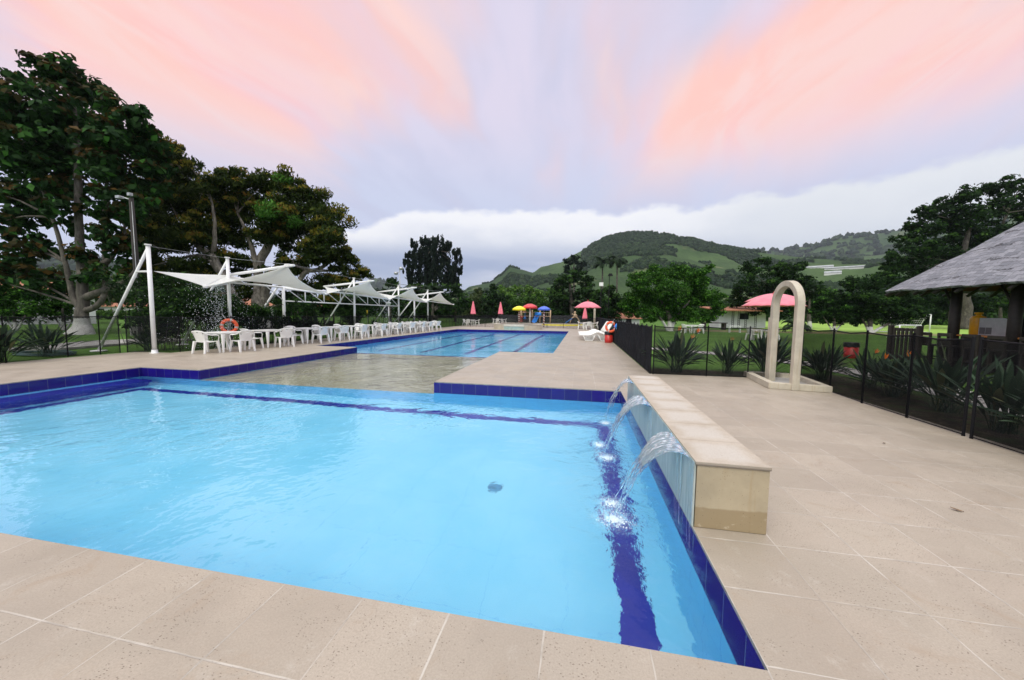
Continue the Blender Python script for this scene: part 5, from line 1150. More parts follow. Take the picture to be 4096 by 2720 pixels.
closed_umb('distant folded pink umbrella left of the yellow water mushroom', (-11.9, 52.4, 0), 1.45, 3.25, .32)
closed_umb('folded pink umbrella hidden below the open poolside one', (.55, 46.0, 0), .95, 2.5, .28)

# ---------------------------------------------------------------- loungers
def make_lounger():
    t = thing('sun_lounger', 'x', 'sun lounger', (0, 0, 0), group='white plastic sun loungers')   # foot at -X, head at +X
    prof = [(-.95, .33), (-.45, .33), (-.30, .36), (-.02, .50), (.10, .51), (.42, .40), (.52, .38)]; back = [(.50, .38), (.57, .52), (.90, 1.06)]
    def strip(pr, x0, x1, y, w_, h_):
        g = MB(); g.tube([(p[0], y, p[1]) for p in pr], w_, 6, flat=(1, h_)); return g
    g = MB()
    for y_ in (-.30, .30): g.tube([(p[0], y_, p[1] + .0) for p in prof], .035, 8)
    g.tube([(-.95, -.30, .33), (-.95, .30, .33)], .035, 8)
    ob('frame', g.mesh('frame', M_['plastic']), t)
    g = MB(); cum = 0
    for (a, b) in zip(prof, prof[1:]):
        L = math.hypot(b[0] - a[0], b[1] - a[1]); n = max(1, int(L / .075))
        for k in range(n):
            f = (k + .5) / n; x_ = a[0] + (b[0] - a[0]) * f; z_ = a[1] + (b[1] - a[1]) * f; ang = math.atan2(b[1] - a[1], b[0] - a[0])
            g.box((x_, 0, z_), (.05, .56, .018), rot=Matrix.Rotation(-ang, 3, 'Y'))
    ob('seat_slats', g.mesh('seat_slats', M_['plastic']), t)
    g = MB()
    for y_ in (-.27, .27): g.tube([(p[0], y_, p[1]) for p in back], .03, 8)
    g.tube([(.90, -.27, 1.06), (.90, .27, 1.06)], .03, 8)
    for k in range(8):
        f = .15 + .8 * k / 8; x_ = .55 + .35 * f; z_ = .42 + .63 * f; g.box((x_, 0, z_), (.06, .5, .016), rot=Matrix.Rotation(-1.05, 3, 'Y'))
    ob('backrest', g.mesh('backrest', M_['plastic']), t)
    for x_, a_ in ((-.42, .20), (.45, .12)):
        g = MB()
        for y_ in (-.30, .30):
            g.tube([(x_ - .34, y_, .32), (x_ - .20, y_, .02), (x_ + .20, y_, .02), (x_ + .34, y_, .34)], .024, 6)
        ob('leg_frame', g.mesh('leg_frame', M_['plastic']), t)
    return t
LG = make_lounger(); note(LG)
for k, y_ in enumerate([20.95, 21.75, 22.6, 23.45, 24.3]):
    lab = ['nearest white lounger next to the red bin', 'second white lounger from the red bin', 'middle white lounger of the five by the right fence', 'fourth white lounger counted from the red bin', 'farthest white lounger nearest the open umbrella'][k]
    if k == 0: LG.location = (.93, y_, 0); LG['label'] = lab
    else: dup(LG, (.93 - .02 * k, y_, 0), random.uniform(-.04, .04), lab)

# ---------------------------------------------------------------- life rings, bin, hat
def ring(label, loc, axis, r=.245, rr=.064, group='orange life rings'):
    t = thing('life_ring', label, 'life ring', loc, group=group)
    q = Vector((0, 0, 1)).rotation_difference(Vector(axis).normalized()).to_matrix()
    g = MB(); N, n = 48, 10
    def tor(k0, k1, rr_, N_):
        P = []
        for i in range(N_ + 1):
            a = k0 + (k1 - k0) * i / N_
            for j in range(n):
                b = 2 * math.pi * j / n; P.append(q @ Vector(((r + rr_ * math.cos(b)) * math.cos(a), (r + rr_ * math.cos(b)) * math.sin(a), rr_ * .8 * math.sin(b))))
        return P, [(i * n + j, i * n + (j + 1) % n, (i + 1) * n + (j + 1) % n, (i + 1) * n + j) for i in range(N_) for j in range(n)]
    P, F = tor(0, 2 * math.pi, rr, N); g.add(P, F, 0, True); ob('float', g.mesh('float', M_['orange']), t)
    for k in range(4):
        g = MB(); a = math.pi / 4 + k * math.pi / 2; P, F = tor(a - .13, a + .13, rr * 1.06, 4); g.add(P, F, 0, True); ob('band', g.mesh('band', M_['greytape']), t)
    return t
ring('orange life ring hanging on the fence behind the nearest table', (-14.03, 11.95, .88), (.85, -.52, .05))
ring('orange life ring hanging above the red bin by the loungers', (1.60, 19.55, .86), (-.35, -.93, .12))
g = MB(); g.tube([(1.68, 19.66, 0), (1.68, 19.66, 1.1), (1.72, 19.6, 1.2), (1.78, 19.5, 1.27)], .012, 6); g.lathe([(.06, 0), (.06, .01), (.012, .02)], (1.68, 19.66, 0), n=10); tag(ob('ring_stand', g.mesh('ring_stand', M_['steel'])), 'thin bent metal hook holding the right life ring', 'hook')
g = MB(); g.tube([(-14.09, 11.95, 0), (-14.09, 11.95, 1.1), (-14.12, 11.75, 1.36)], .012, 6); g.lathe([(.06, 0), (.06, .01), (.012, .02)], (-14.09, 11.95, 0), n=10); tag(ob('ring_stand', g.mesh('ring_stand', M_['steel'])), 'thin metal rod holding the left life ring', 'hook')
def bin_(label, loc):
    t = thing('litter_bin', label, 'bin', loc, group='red litter bins')
    g = MB(); g.lathe([(0, 0), (.20, 0), (.215, .03), (.21, .10), (.222, .12), (.222, .16), (.212, .18), (.222, .46), (0, .46)], n=24); ob('barrel', g.mesh('barrel', M_['red']), t)
    g = MB()
    def fn(u, v):
        a = 2 * math.pi * u; k = .012 * math.sin(a * 7 + v * 5); return ((.232 + k) * math.cos(a), (.232 + k) * math.sin(a), .43 + .17 * v)
    g.grid(fn, 40, 4); ob('bag_rim', g.mesh('bag_rim', M_['blackplastic'], solid=.008), t)
bin_('red litter bin with black bag rim beside the nearest lounger', (1.53, 19.75, 0))
bin_('red litter bin with black top among the plants behind the right fence', (10.2, 15.7, -.05))
g = MB(); g.grid(lambda u, v: (1.72 - .09 * math.sin(math.pi * v) * math.sin(math.pi * u), 17.75 + .16 * (u - .5) * math.sin(math.pi * (v * .9 + .05)), .80 + .30 * v), 10, 10); g.lathe([(.0, 0), (.10, .0), (.09, .012), (0, .02)], (1.66, 17.75, .93), n=12)
tag(ob('blue_bag', g.mesh('blue_bag', M_['blue2'], solid=.01)), 'bright blue bag hanging on the fence posts right of the life ring', 'bag')

# ---------------------------------------------------------------- round tub at the far pool end
t = thing('round_tub', 'round raised stone hot tub with spill lip at the far pool end', 'hot tub', (-6.15, 35.1, 0))
g = MB(); g.lathe([(2.42, .0), (2.42, .46), (2.05, .46), (2.05, .28)], n=64, smooth=False); ob('tub_wall', g.mesh('tub_wall', M_['basinstone'], fix=False), t)
g = MB(); g.lathe([(2.45, .462), (2.45, .50), (2.0, .50), (2.0, .462)], n=64, smooth=False); ob('rim', g.mesh('rim', M_['basinstone'], fix=False), t)
g = MB(); g.lathe([(0, .43), (2.05, .43)], n=48); ob('tub_water', g.mesh('tub_water', simple('tub_water', (.035, .03, .10), .05, .3, 3), fix=False), t)
def arcx(r, a): return (r * math.sin(a), -r * math.cos(a))
g = MB(); n = 16; a0, a1 = -.40, .40
for k in range(n):
    p, q = a0 + (a1 - a0) * k / n, a0 + (a1 - a0) * (k + 1) / n
    g.ext([arcx(2.0, p), arcx(2.52, p), arcx(2.52, q), arcx(2.0, q)], .32, .505)
ob('spill_lip', g.mesh('spill_lip', simple('pale_travertine', (.62, .58, .50), .6, .12, 12, dirt=((.45, .40, .32), .5))), t)
g = MB()
for k in range(n):
    p, q = a0 + (a1 - a0) * k / n, a0 + (a1 - a0) * (k + 1) / n; u0, v0 = arcx(2.47, p); u1, v1 = arcx(2.47, q); g.quad((u0, v0, .0), (u1, v1, .0), (u1, v1, .32), (u0, v0, .32))
ob('wet_panel', g.mesh('wet_panel', simple('wet_glass_tile', (.34, .46, .44), .2, .15, 9)), t)

# ---------------------------------------------------------------- water playground
def mushroom(label, loc, r, zr, zt, mat, pole, pr=.11):
    t = thing('water_mushroom', label, 'water mushroom', loc, group='water mushrooms')
    g = MB(); h = zt - zr; g.lathe([(0, zt), (r * .35, zt - h * .07), (r * .65, zt - h * .28), (r * .9, zt - h * .52), (r * .98, zt - h * .62), (r, zt - h * .72), (r, zr), (r * .94, zr), (r * .92, zt - h * .65), (0, zt - h * .35)], n=40); ob('cap', g.mesh('cap', mat), t)
    g = MB(); g.tube([(0, 0, 0), (0, 0, zt - h * .4)], pr, 14); ob('pole', g.mesh('pole', pole), t)
mushroom('yellow water mushroom on a red and white striped pole', (-9.5, 55.0, 0), 1.06, 2.05, 2.75, M_['yellow'], M_['stripe'])
mushroom('red water mushroom on a plain white pole, tallest of three', (-7.95, 56.2, 0), 1.18, 2.38, 3.15, M_['redf'], M_['whitepaint'], .13)
mushroom('blue water mushroom on a candy striped pole nearest the pool', (-4.3, 42.4, 0), .75, 1.95, 2.45, M_['bluef'], M_['stripe'], .09)
t = thing('climbing_tower', 'climbing frame with blue tunnel, ropes and slide behind the water mushrooms', 'playground', (-8, 57.6, 0))
g = MB()
for x_ in (-1.6, .2, 1.5, 3.2):
    for y_ in (-.5, .5): g.tube([(x_, y_, 0), (x_, y_, 2.2)], .06, 8)
for z_ in (1.15, 1.75): 
    for y_ in (-.5, .5): g.tube([(-1.6, y_, z_), (3.2, y_, z_)], .035, 6)
for k in range(14): g.tube([(-1.6 + k * .35, -.5, 1.15), (-1.6 + k * .35, -.5, 1.75)], .015, 4)
ob('frame', g.mesh('frame', M_['tan']), t)
g = MB(); g.tube([(.75, -.6, 1.55), (1.75, -.6, 1.5)], .27, 16); ob('tunnel', g.mesh('tunnel', M_['blue2']), t)
g = MB(); g.lathe([(0, -.23), (.16, -.16), (.23, 0), (.16, .16), (0, .23)], (-.85, -.8, .85), n=14); g.tube([(-.85, -.8, 1.1), (-.85, -.5, 1.75)], .02, 5); ob('ball', g.mesh('ball', M_['blue2']), t)
g = MB()
for k in range(6):
    g.tube([(-1.7 + k * .1, -.7, .2), (-1.2 - k * .1 + .02, -.7, 1.2)], .02, 4)
for z_ in (.3, .6, .9, 1.15): g.tube([(-1.75, -.7, z_), (-1.15, -.7, z_)], .02, 4)
ob('rope_net', g.mesh('rope_net', M_['redf']), t)
g = MB(); g.grid(lambda u, v: (.55 + .9 * v + .0 * u, -1.6 + 1.1 * v + (u - .5) * .0, .15 + 1.0 * v + .16 * (2 * u - 1) ** 2) if False else (.35 + .75 * u + .35 * v, -1.5 + .9 * v, .12 + .95 * v + .16 * (2 * u - 1) ** 2), 8, 10); ob('slide', g.mesh('slide', M_['blue2'], solid=.03), t)
t = thing('animal_arch', 'tan arch with a carved animal figure beside a small slide', 'playground', (-.9, 58.6, 0))
g = MB(); g.tube([(-.75 * math.cos(math.pi * k / 14), 0, 1.15 * math.sin(math.pi * k / 14)) for k in range(15)], .09, 8); ob('arch', g.mesh('arch', M_['tan']), t)
g = MB(); g.lathe([(0, 0), (.20, .05), (.24, .25), (.17, .45), (.09, .52), (.15, .58), (.19, .70), (.14, .84), (0, .90)], (0, 0, 1.15), n=14); g.tube([(-.18, 0, 1.55), (-.38, -.1, 1.45), (-.42, -.1, 1.7)], .05, 7); g.tube([(.18, 0, 1.55), (.34, -.1, 1.3), (.28, -.15, 1.12)], .05, 7); ob('figure', g.mesh('figure', M_['tan']), t)
g = MB(); g.grid(lambda u, v: (-1.5 + 1.1 * v, -.9 + .5 * u, .08 + .75 * v + .12 * (2 * u - 1) ** 2), 6, 8); ob('slide', g.mesh('slide', M_['blue2'], solid=.03), t)
g = MB(); 
for k in range(40):
    a, b = math.pi * (.95 + 1.1 * k / 40), math.pi * (.95 + 1.1 * (k + 1) / 40)
    g.ext([(3.6 * math.cos(a), 2.2 * math.sin(a)), (3.8 * math.cos(a), 2.4 * math.sin(a)), (3.8 * math.cos(b), 2.4 * math.sin(b)), (3.6 * math.cos(b), 2.2 * math.sin(b))], .001, .16)
tag(ob('splash_kerb', g.mesh('splash_kerb', M_['yellow']), None, (-3.4, 49.5, 0)), 'curved yellow kerb around the children splash pool', 'kerb')

# ================================================================ PLANTS (strelitzia)
def make_strel(seed, nleaf=92, H_=1.0, flowers=2, spread=1.0):
    rnd = random.Random(seed); g = MB()
    for k in range(nleaf):
        a = rnd.uniform(0, 6.283); lean = rnd.uniform(.05, 1.0) ** .8 * spread; L = H_ * rnd.uniform(.75, 1.15); P = []
        bx, by = rnd.uniform(-.14, .14), rnd.uniform(-.14, .14); n = 9; p = Vector((bx, by, 0)); el = math.pi / 2 - lean * .75
        pts = [p.copy()]
        for q in range(n):
            el -= lean * .075 + .01; p = p + Vector((math.cos(a) * math.cos(el), math.sin(a) * math.cos(el), math.sin(el))) * L * 1.15 / n; pts.append(p.copy())
        s = Vector((-math.sin(a), math.cos(a), 0)).lerp(Vector((rnd.uniform(-1, 1), rnd.uniform(-1, 1), 0)), .25).normalized()
        wds = [.006, .006, .006, .007, .010, .026, .042, .044, .030, .003]; wk = rnd.uniform(.75, 1.2) * H_
        V, F = [], []
        for q, pt in enumerate(pts):
            w_ = wds[q] * wk; up = Vector((0, 0, w_ * .45)) if q > 4 else Vector((0, 0, 0)); V += [pt - s * w_ + up, pt, pt + s * w_ + up]
            if q: o = (q - 1) * 3; F += [(o, o + 1, o + 4, o + 3), (o + 1, o + 2, o + 5, o + 4)]
        g.add(V, F, 0, True)
    return g.mesh('foliage', M_['strel'], fix=False)
def make_flower():
    g = MB()
    g.tube([(0, 0, 0), (.0, 0, .12), (.02, 0, .22)], [.006, .006, .008], 6, mi=1)
    g.tube([(.0, 0, .22), (.07, 0, .245), (.16, 0, .25)], [.012, .010, .002], 6, mi=1)
    for k, (dx, dz) in enumerate(((.02, .13), (.06, .12), (-.02, .12), (.09, .09), (.04, .14))):
        b = Vector((.02 + .012 * k, (k - 2) * .006, .235)); tip = b + Vector((dx, (k - 2) * .02, dz)); m_ = b.lerp(tip, .5) + Vector((.0, .018, .0))
        g.add([b, m_, tip, b.lerp(tip, .5) - Vector((0, .018, 0))], [(0, 1, 2, 3)], 0)
    return g.mesh('flower', [M_['flower'], M_['strel']], fix=False)
FLW = make_flower()
ST = [make_strel(31), make_strel(32, 76), make_strel(33, 104, 1.0)]
SPT = [((2.62, 10.35), 1.05, 'tall plant just right of the fence corner', [(0, .1, 1.02), (.45, -.1, .98), (.32, .0, .80)]), ((3.95, 10.45), .86, 'plant between the fence corner and the arch', [(-.1, 0, .98)]), ((4.95, 10.55), 1.02, 'plant directly behind the left leg of the arch', []), ((5.95, 10.05), .86, 'small dense plant right behind the arch', []),
       ((6.30, 9.1), .78, 'plant in front of the red bin', [(.05, 0, .92)]), ((6.05, 8.15), .80, 'plant second right from the arch', [(.18, -.1, .95), (-.22, .1, .85)]), ((6.0, 7.05), 1.02, 'biggest long leaved plant in the middle of the right fence', []), ((5.75, 5.95), .90, 'plant behind the double posts at right', []), ((5.62, 5.05), .92, 'plant nearest the right picture edge', []), ((6.6, 8.6), .7, 'low plant farther from the fence', []), ((5.70, 4.15), .9, 'plant beyond the right picture edge', [])]
for k, ((x_, y_), s_, lab, fl) in enumerate(SPT):
    t = thing('bird_of_paradise_plant', 'spiky bird of paradise ' + lab, 'plant', (x_, y_, -.05), rz=k * 1.3, group='bird of paradise plants'); t.scale = (s_ * .9,) * 3
    ob('foliage', ST[k % 3], t)
    for f in fl:
        o = ob('flower', FLW, t, (f[0], f[1], f[2] - .12)); o.rotation_euler = (0, 0, -k * 1.3 + random.uniform(-.4, .4)); o.scale = (1.25,) * 3
for k, (x_, y_, s_, lab) in enumerate([(-17.0, 8.35, .95, 'spiky dark plant behind the left fence near the hose'), (-15.95, 6.9, 1.0, 'spiky plant at the extreme left behind the fence'), (-16.2, 10.6, .75, 'low spiky plant behind the gate'), (-15.1, 14.2, 1.0, 'dark spiky plant behind the second table'), (-15.3, 16.5, 1.2, 'broad leaved plant behind the third table'), (-15.2, 18.0, 1.2, 'broad leaved plant behind the fourth table'), (-15.3, 24.5, .9, 'low spiky plant behind the eighth table')]):
    t = thing('spiky_plant', lab, 'plant', (x_, y_, -.05), rz=k * 2.1, group='spiky plants behind the left fence'); t.scale = (s_,) * 3; ob('foliage', ST[(k + 1) % 3], t)
# canes behind the first tables
def canes(label, loc, n, h, seed, rad=.5):
    rnd = random.Random(seed); t = thing('cane_shrub', label, 'shrub', loc, group='cane shrubs behind the fence'); g = MB(); bl = []
    for k in range(n):
        a = rnd.uniform(0, 6.28); q = rnd.uniform(0, rad); bx, by = q * math.cos(a), q * math.sin(a) * 1.8; tx, ty = bx * 1.6 + rnd.uniform(-.3, .3), by * 1.4 + rnd.uniform(-.3, .3); hh = h * rnd.uniform(.6, 1.1)
        g.tube([(bx, by, -.02), ((bx + tx) / 2 + rnd.uniform(-.08, .08), (by + ty) / 2, hh * .5), (tx, ty, hh)], [.012, .009, .004], 5); bl.append((tx, ty, hh * .92, .42)); 
        if rnd.random() < .6: bl.append(((bx + tx) / 2, (by + ty) / 2, hh * rnd.uniform(.35, .7), .26))
    ob('stems', g.mesh('stems', M_['bark']), t); ob('foliage', crown('foliage', bl, .15, 1.15, [M_['leaf_dark'], M_['leaf_mid']], topmat=1, clump=(8, .5), aspect=.4, droop=.5), t)
canes('thin caned shrub behind the fence at the first mast', (-15.9, 10.9, -.05), 16, 2.0, 1)
canes('leafy caned shrub behind the nearest table', (-15.6, 12.2, -.05), 22, 2.4, 2)
canes('caned shrub right of the left life ring', (-15.4, 13.9, -.05), 18, 1.7, 3)
canes('row of thin canes behind the third table', (-15.2, 15.6, -.05), 18, 1.9, 4)
canes('caned shrub left of the gazebo', (-15.5, 17.6, -.05), 16, 2.2, 5)
canes('low caned shrub behind the canopy second post pair', (-15.6, 22.0, -.05), 14, 1.6, 6)
canes('tall caned shrub behind the first mast foot', (-18.2, 12.6, -.05), 26, 3.0, 7, .9)

# ================================================================ KIOSK
KX, KY, KS, EH = 10.75, 15.1, 8.0, 2.40
t = thing('kiosk', 'open bar kiosk with grey shingled pyramid roof at the right edge', 'kiosk', (KX, KY, 0))
ap = (KS / 2, -KS / 2, EH + KS / 2 * 1.0)
cor = [(0, 0), (KS, 0), (KS, -KS), (0, -KS)]
me = bpy.data.meshes.new('roof'); V, F, UV = [], [], []
nu_, nv_ = 40, 30
for k in range(4):
    a = Vector((*cor[k], EH)); b = Vector((*cor[(k + 1) % 4], EH)); c = Vector(ap); o_ = len(V)
    for j in range(nv_ + 1):
        for i in range(nu_ + 1):
            u_ = i / nu_; v_ = j / nv_; p = a.lerp(b, u_).lerp(c, v_)
            r_ = mn.noise(Vector((p.x * 2.3, p.y * 2.3, p.z * 2.3))) * .035 + mn.noise(Vector((p.x * .7, p.y * .7, p.z))) * .05 - .05 * math.sin(math.pi * v_)
            if j == 0: r_ -= abs(mn.noise(Vector((p.x * 3.1, p.y * 3.1, 7)))) * .06
            V.append((p.x, p.y, p.z + r_)); UV.append(((u_ - .5) * KS * (1 - v_) + k * 20, v_ * KS / 2 * 1.414))
    F += [(o_ + j * (nu_ + 1) + i, o_ + j * (nu_ + 1) + i + 1, o_ + (j + 1) * (nu_ + 1) + i + 1, o_ + (j + 1) * (nu_ + 1) + i) for j in range(nv_) for i in range(nu_)]
me.from_pydata(V, [], F); uvl = me.uv_layers.new(name='UVMap')
for lp in me.loops: uvl.data[lp.index].uv = UV[lp.vertex_index]
me.materials.append(M_['roof']); me.update()
ro = ob('roof', me, t); sm_ = ro.modifiers.new('thickness', 'SOLIDIFY'); sm_.thickness = .07; sm_.offset = -1
g = MB()
for k in range(12):
    f = (k + .5) / 12
    for (a, b) in ((Vector((.05, -KS * f, EH - .13)), None), (Vector((KS * f, -.05, EH - .13)), None)):
        c = Vector(ap) - Vector((0, 0, .25)); g.tube([a, a.lerp(c, .5)], .05, 6)
g.tube([(.75, -.75, EH + .35), (.75, -KS + .75, EH + .35)], .09, 8); g.tube([(.75, -.75, EH + .35), (KS - .75, -.75, EH + .35)], .09, 8)
for k in range(4): c = Vector(ap) - Vector((0, 0, .2)); a = Vector((*cor[k], EH - .12)); g.tube([a, c], .07, 6)
ob('rafters', g.mesh('rafters', M_['darkwood']), t)
g = MB()
for k in range(4):
    a = Vector((*cor[k], EH - .0)); b = Vector((*cor[(k + 1) % 4], EH)); c = Vector(ap); dd = Vector((0, 0, .16)); g.add([a.lerp(c, .05) - dd, b.lerp(c, .05) - dd, c - dd * 1.3], [(0, 1, 2)])
ob('ceiling_boards', g.mesh('ceiling_boards', M_['redwood'], fix=False), t)
for (x_, y_) in ((.95, -1.35), (.95, -2.95), (.95, -4.6), (.95, -6.6), (3.4, -.95), (5.6, -.95), (7.1, -1.2), (7.1, -4), (7.1, -6.8), (4, -7.05)):
    g = MB(); g.tube([(x_, y_, -.05), (x_ + random.uniform(-.02, .02), y_, EH + .42)], [.13, .12], 12); g.tube([(x_, y_, 1.75), (x_ - .0, y_ + .55, EH + .3)], .035, 6); ob('post', g.mesh('post', M_['darkwood']), t)
t2 = thing('bar_counter', 'dark panelled bar counter with glossy orange wood top in the kiosk', 'counter', (11.95, 9.6, 0))
g = MB(); g.box((0, 0, .98), (.55, 8.4, .05)); ob('counter_top', g.mesh('counter_top', M_['counter'], bevel=.012), t2)
g = MB(); g.box((.08, 0, .455), (.35, 8.2, .995)); 
for k in range(17): g.box((-.11, -4.0 + k * .5, .45), (.03, .30, .8))
ob('counter_front', g.mesh('counter_front', M_['darkwood'], bevel=.004), t2)
def stool(label, loc, rz):
    t = thing('bar_stool', label, 'bar stool', loc, rz, 'dark wooden bar stools')
    g = MB(); g.box((0, 0, .66), (.42, .42, .05)); ob('seat', g.mesh('seat', M_['darkwood'], bevel=.01), t)
    g = MB()
    for s_ in (-1, 1): g.box((-.20, s_ * .20, .84), (.06, .055, .42))
    g.box((-.21, 0, 1.02), (.05, .46, .10)); g.box((-.20, 0, .80), (.04, .34, .22)); ob('backrest', g.mesh('backrest', M_['darkwood'], bevel=.012), t)
    for sx in (-1, 1):
        for sy in (-1, 1): g = MB(); g.box((sx * .18, sy * .18, .315), (.06, .06, .64)); ob('leg', g.mesh('leg', M_['darkwood'], bevel=.006), t)
    g = MB()
    for s_ in (-1, 1): g.box((0, s_ * .18, .22), (.36, .03, .04)); g.box((s_ * .18, 0, .28), (.03, .36, .04))
    ob('stretcher', g.mesh('stretcher', M_['darkwood']), t); return t
s0 = stool('bar stool at the left end of the kiosk counter', (11.30, 13.95, -.02), 0); note(s0)
for k, (y_, lab) in enumerate([(13.25, 'second bar stool from the left end of the counter'), (12.55, 'third bar stool in front of the silver oven'), (11.85, 'fourth bar stool right of the oven'), (11.15, 'fifth bar stool near the picture edge'), (10.4, 'sixth bar stool at the picture edge')]):
    dup(s0, (11.28 + .03 * (k % 2), y_, -.02), random.uniform(-.15, .15), lab)
# slatted side gate left of the counter
t3 = thing('slatted_gate', 'dark slatted wooden gate closing the left side of the kiosk', 'gate', (11.15, 14.6, 0))
g = MB()
for k in range(6): g.box((-.15 + .0 * k, -.45 + k * .16, .60), (.04, .09, 1.12))
g.box((-.12, -.05, 1.10), (.04, .95, .10)); g.box((-.12, -.05, .15), (.04, .95, .10)); ob('slats', g.mesh('slats', M_['darkwood'], bevel=.006), t3)
for y_ in (-.58, .52): g = MB(); g.box((-.14, y_, .62), (.13, .13, 1.26)); ob('gate_post', g.mesh('gate_post', M_['darkwood'], bevel=.03), t3)
g = MB(); g.lathe([(0, 0), (.155, 0), (.165, .03), (.165, .50), (.15, .56), (.06, .60), (.06, .64), (.09, .64), (.09, .70), (0, .70)], (0, 0, 0), n=24)
tag(ob('gas_cylinder', g.mesh('gas_cylinder', M_['gas']), None, (12.28, 13.72, 1.005)), 'yellow cylinder standing on the counter beside the kiosk post', 'gas cylinder')
t4 = thing('counter_oven', 'silver counter oven with rounded black hood on the kiosk bar', 'oven', (12.2, 12.85, 1.005))
g = MB(); prof = [(-.47, 0), (-.47, .53), (.15, .53)] + [(.15 + .32 * math.sin(R(a)), .21 + .32 * math.cos(R(a))) for a in range(0, 91, 10)] + [(.47, 0)]
prof = [(-a, b) for a, b in prof]
V = [(-.24, a, b) for a, b in prof] + [(.24, a, b) for a, b in prof]; n = len(prof); g.add(V, [tuple(range(n))[::-1], tuple(range(n, 2 * n))] + [(i, (i + 1) % n, n + (i + 1) % n, n + i) for i in range(n)]); ob('body', g.mesh('body', M_['black']), t4)
g = MB(); V = [(-.252, a * .985, .008 + b * .97) for a, b in prof] + [(-.243, a * .985, .008 + b * .97) for a, b in prof]; g.add(V, [tuple(range(n))[::-1], tuple(range(n, 2 * n))] + [(i, (i + 1) % n, n + (i + 1) % n, n + i) for i in range(n)]); ob('side_panel', g.mesh('side_panel', M_['inox']), t4)
g = MB(); g.box((-.256, .36, .14), (.008, .15, .20)); g.box((-.256, .19, .14), (.008, .15, .20)); ob('vent', g.mesh('vent', simple('dark_vent', (.09, .09, .095), .5)), t4)
g = MB(); g.box((0, 0, .09), (.3, .34, .18)); g.lathe([(0, 0), (.08, 0), (.08, .02), (0, .02)], (0, 0, .18), n=12); tag(ob('white_appliance', g.mesh('white_appliance', M_['plastic'], bevel=.03), None, (12.2, 11.75, 1.005)), 'small white appliance at the far right end of the counter', 'appliance')

# ================================================================ PARK FURNITURE, LAMPS, GOALS, BUILDINGS
t = thing('utility_pole', 'dark tapered concrete lamp pole left of the first mast', 'pole', (-20.86, 13.43, -.05))
g = MB(); g.tube([(0, 0, 0), (-.25, .1, 3.4), (-.45, .2, 6.9)], [.15, .12, .085], 14); ob('shaft', g.mesh('shaft', simple('dark_concrete', (.026, .022, .020), .9, .2, 3, bump=.3, dirt=((.10, .095, .09), .3))), t)
g = MB(); g.tube([(-.45, .2, 6.8), (-.9, .1, 6.95)], .03, 6); g.box((-1.0, .1, 6.93), (.24, .2, .12)); g.box((-.35, .1, 7.03), (.16, .14, .13)); ob('floodlight', g.mesh('floodlight', M_['steel']), t)
g = MB(); g.tube([(.15, -.08, 0), (-.12, -.0, 3.4), (-.36, .15, 6.7)], .011, 6); g.box((.22, -.16, 1.62), (.16, .1, .26)); ob('conduit', g.mesh('conduit', M_['steel']), t)
def lamp(label, loc, h, mat, head):
    t = thing('lamp_post', label, 'lamp post', loc); g = MB(); g.tube([(0, 0, 0), (0, 0, h)], [.07, .05], 8); ob('pole', g.mesh('pole', mat), t)
    g = MB()
    if head == 'flood': g.box((.12, 0, h + .05), (.7, .5, .35), taper=.6)
    elif head == 'box': g.box((0, 0, h - .1), (.55, .4, .5))
    elif head == 'two': g.lathe([(0, -.2), (.35, -.1), (.3, .25), (0, .35)], (-.7, 0, h - .7), n=12); g.lathe([(0, -.2), (.35, -.1), (.3, .25), (0, .35)], (.25, 0, h + .1), n=12); g.tube([(-.7, 0, h - .7), (0, 0, h - .3)], .05, 6)
    else: g.lathe([(.08, -.28), (.20, 0), (.25, .02), (.18, .10), (0, .16)], (0, 0, h), n=12)
    ob('lamp_head', g.mesh('lamp_head', M_['whitepaint'] if head in ('box', 'lantern') else M_['steel'] if head == 'two' else M_['black']), t); return t
lamp('thin black floodlight pole left of the round citrus tree', (3.87, 52.2, 0), 7.1, M_['black'], 'flood')
lamp('shorter pole with a white square lamp beside the dark tree', (2.76, 51.9, 0), 5.9, M_['black'], 'box')
lamp('steel pole with two round floodlights left of the tall blackish tree', (-30.3, 56, 0), 8.8, M_['steel'], 'two')
lamp('white post with lantern behind the third sail', (-17.6, 30.35, 0), 2.35, M_['whitepaint'], 'lantern')
t = thing('shower_post', 'slim cream post beside the open poolside umbrella', 'post', (1.55, 41.0, 0)); g = MB(); g.box((0, 0, 1.1), (.22, .16, 2.2)); ob('column', g.mesh('column', M_['basinstone'], bevel=.03), t); g = MB(); g.tube([(0, -.08, 2.0), (0, -.25, 2.05)], .02, 6); g.lathe([(.05, 0), (.02, .04)], (0, -.26, 2.0), n=8); ob('shower_head', g.mesh('shower_head', M_['steel']), t)
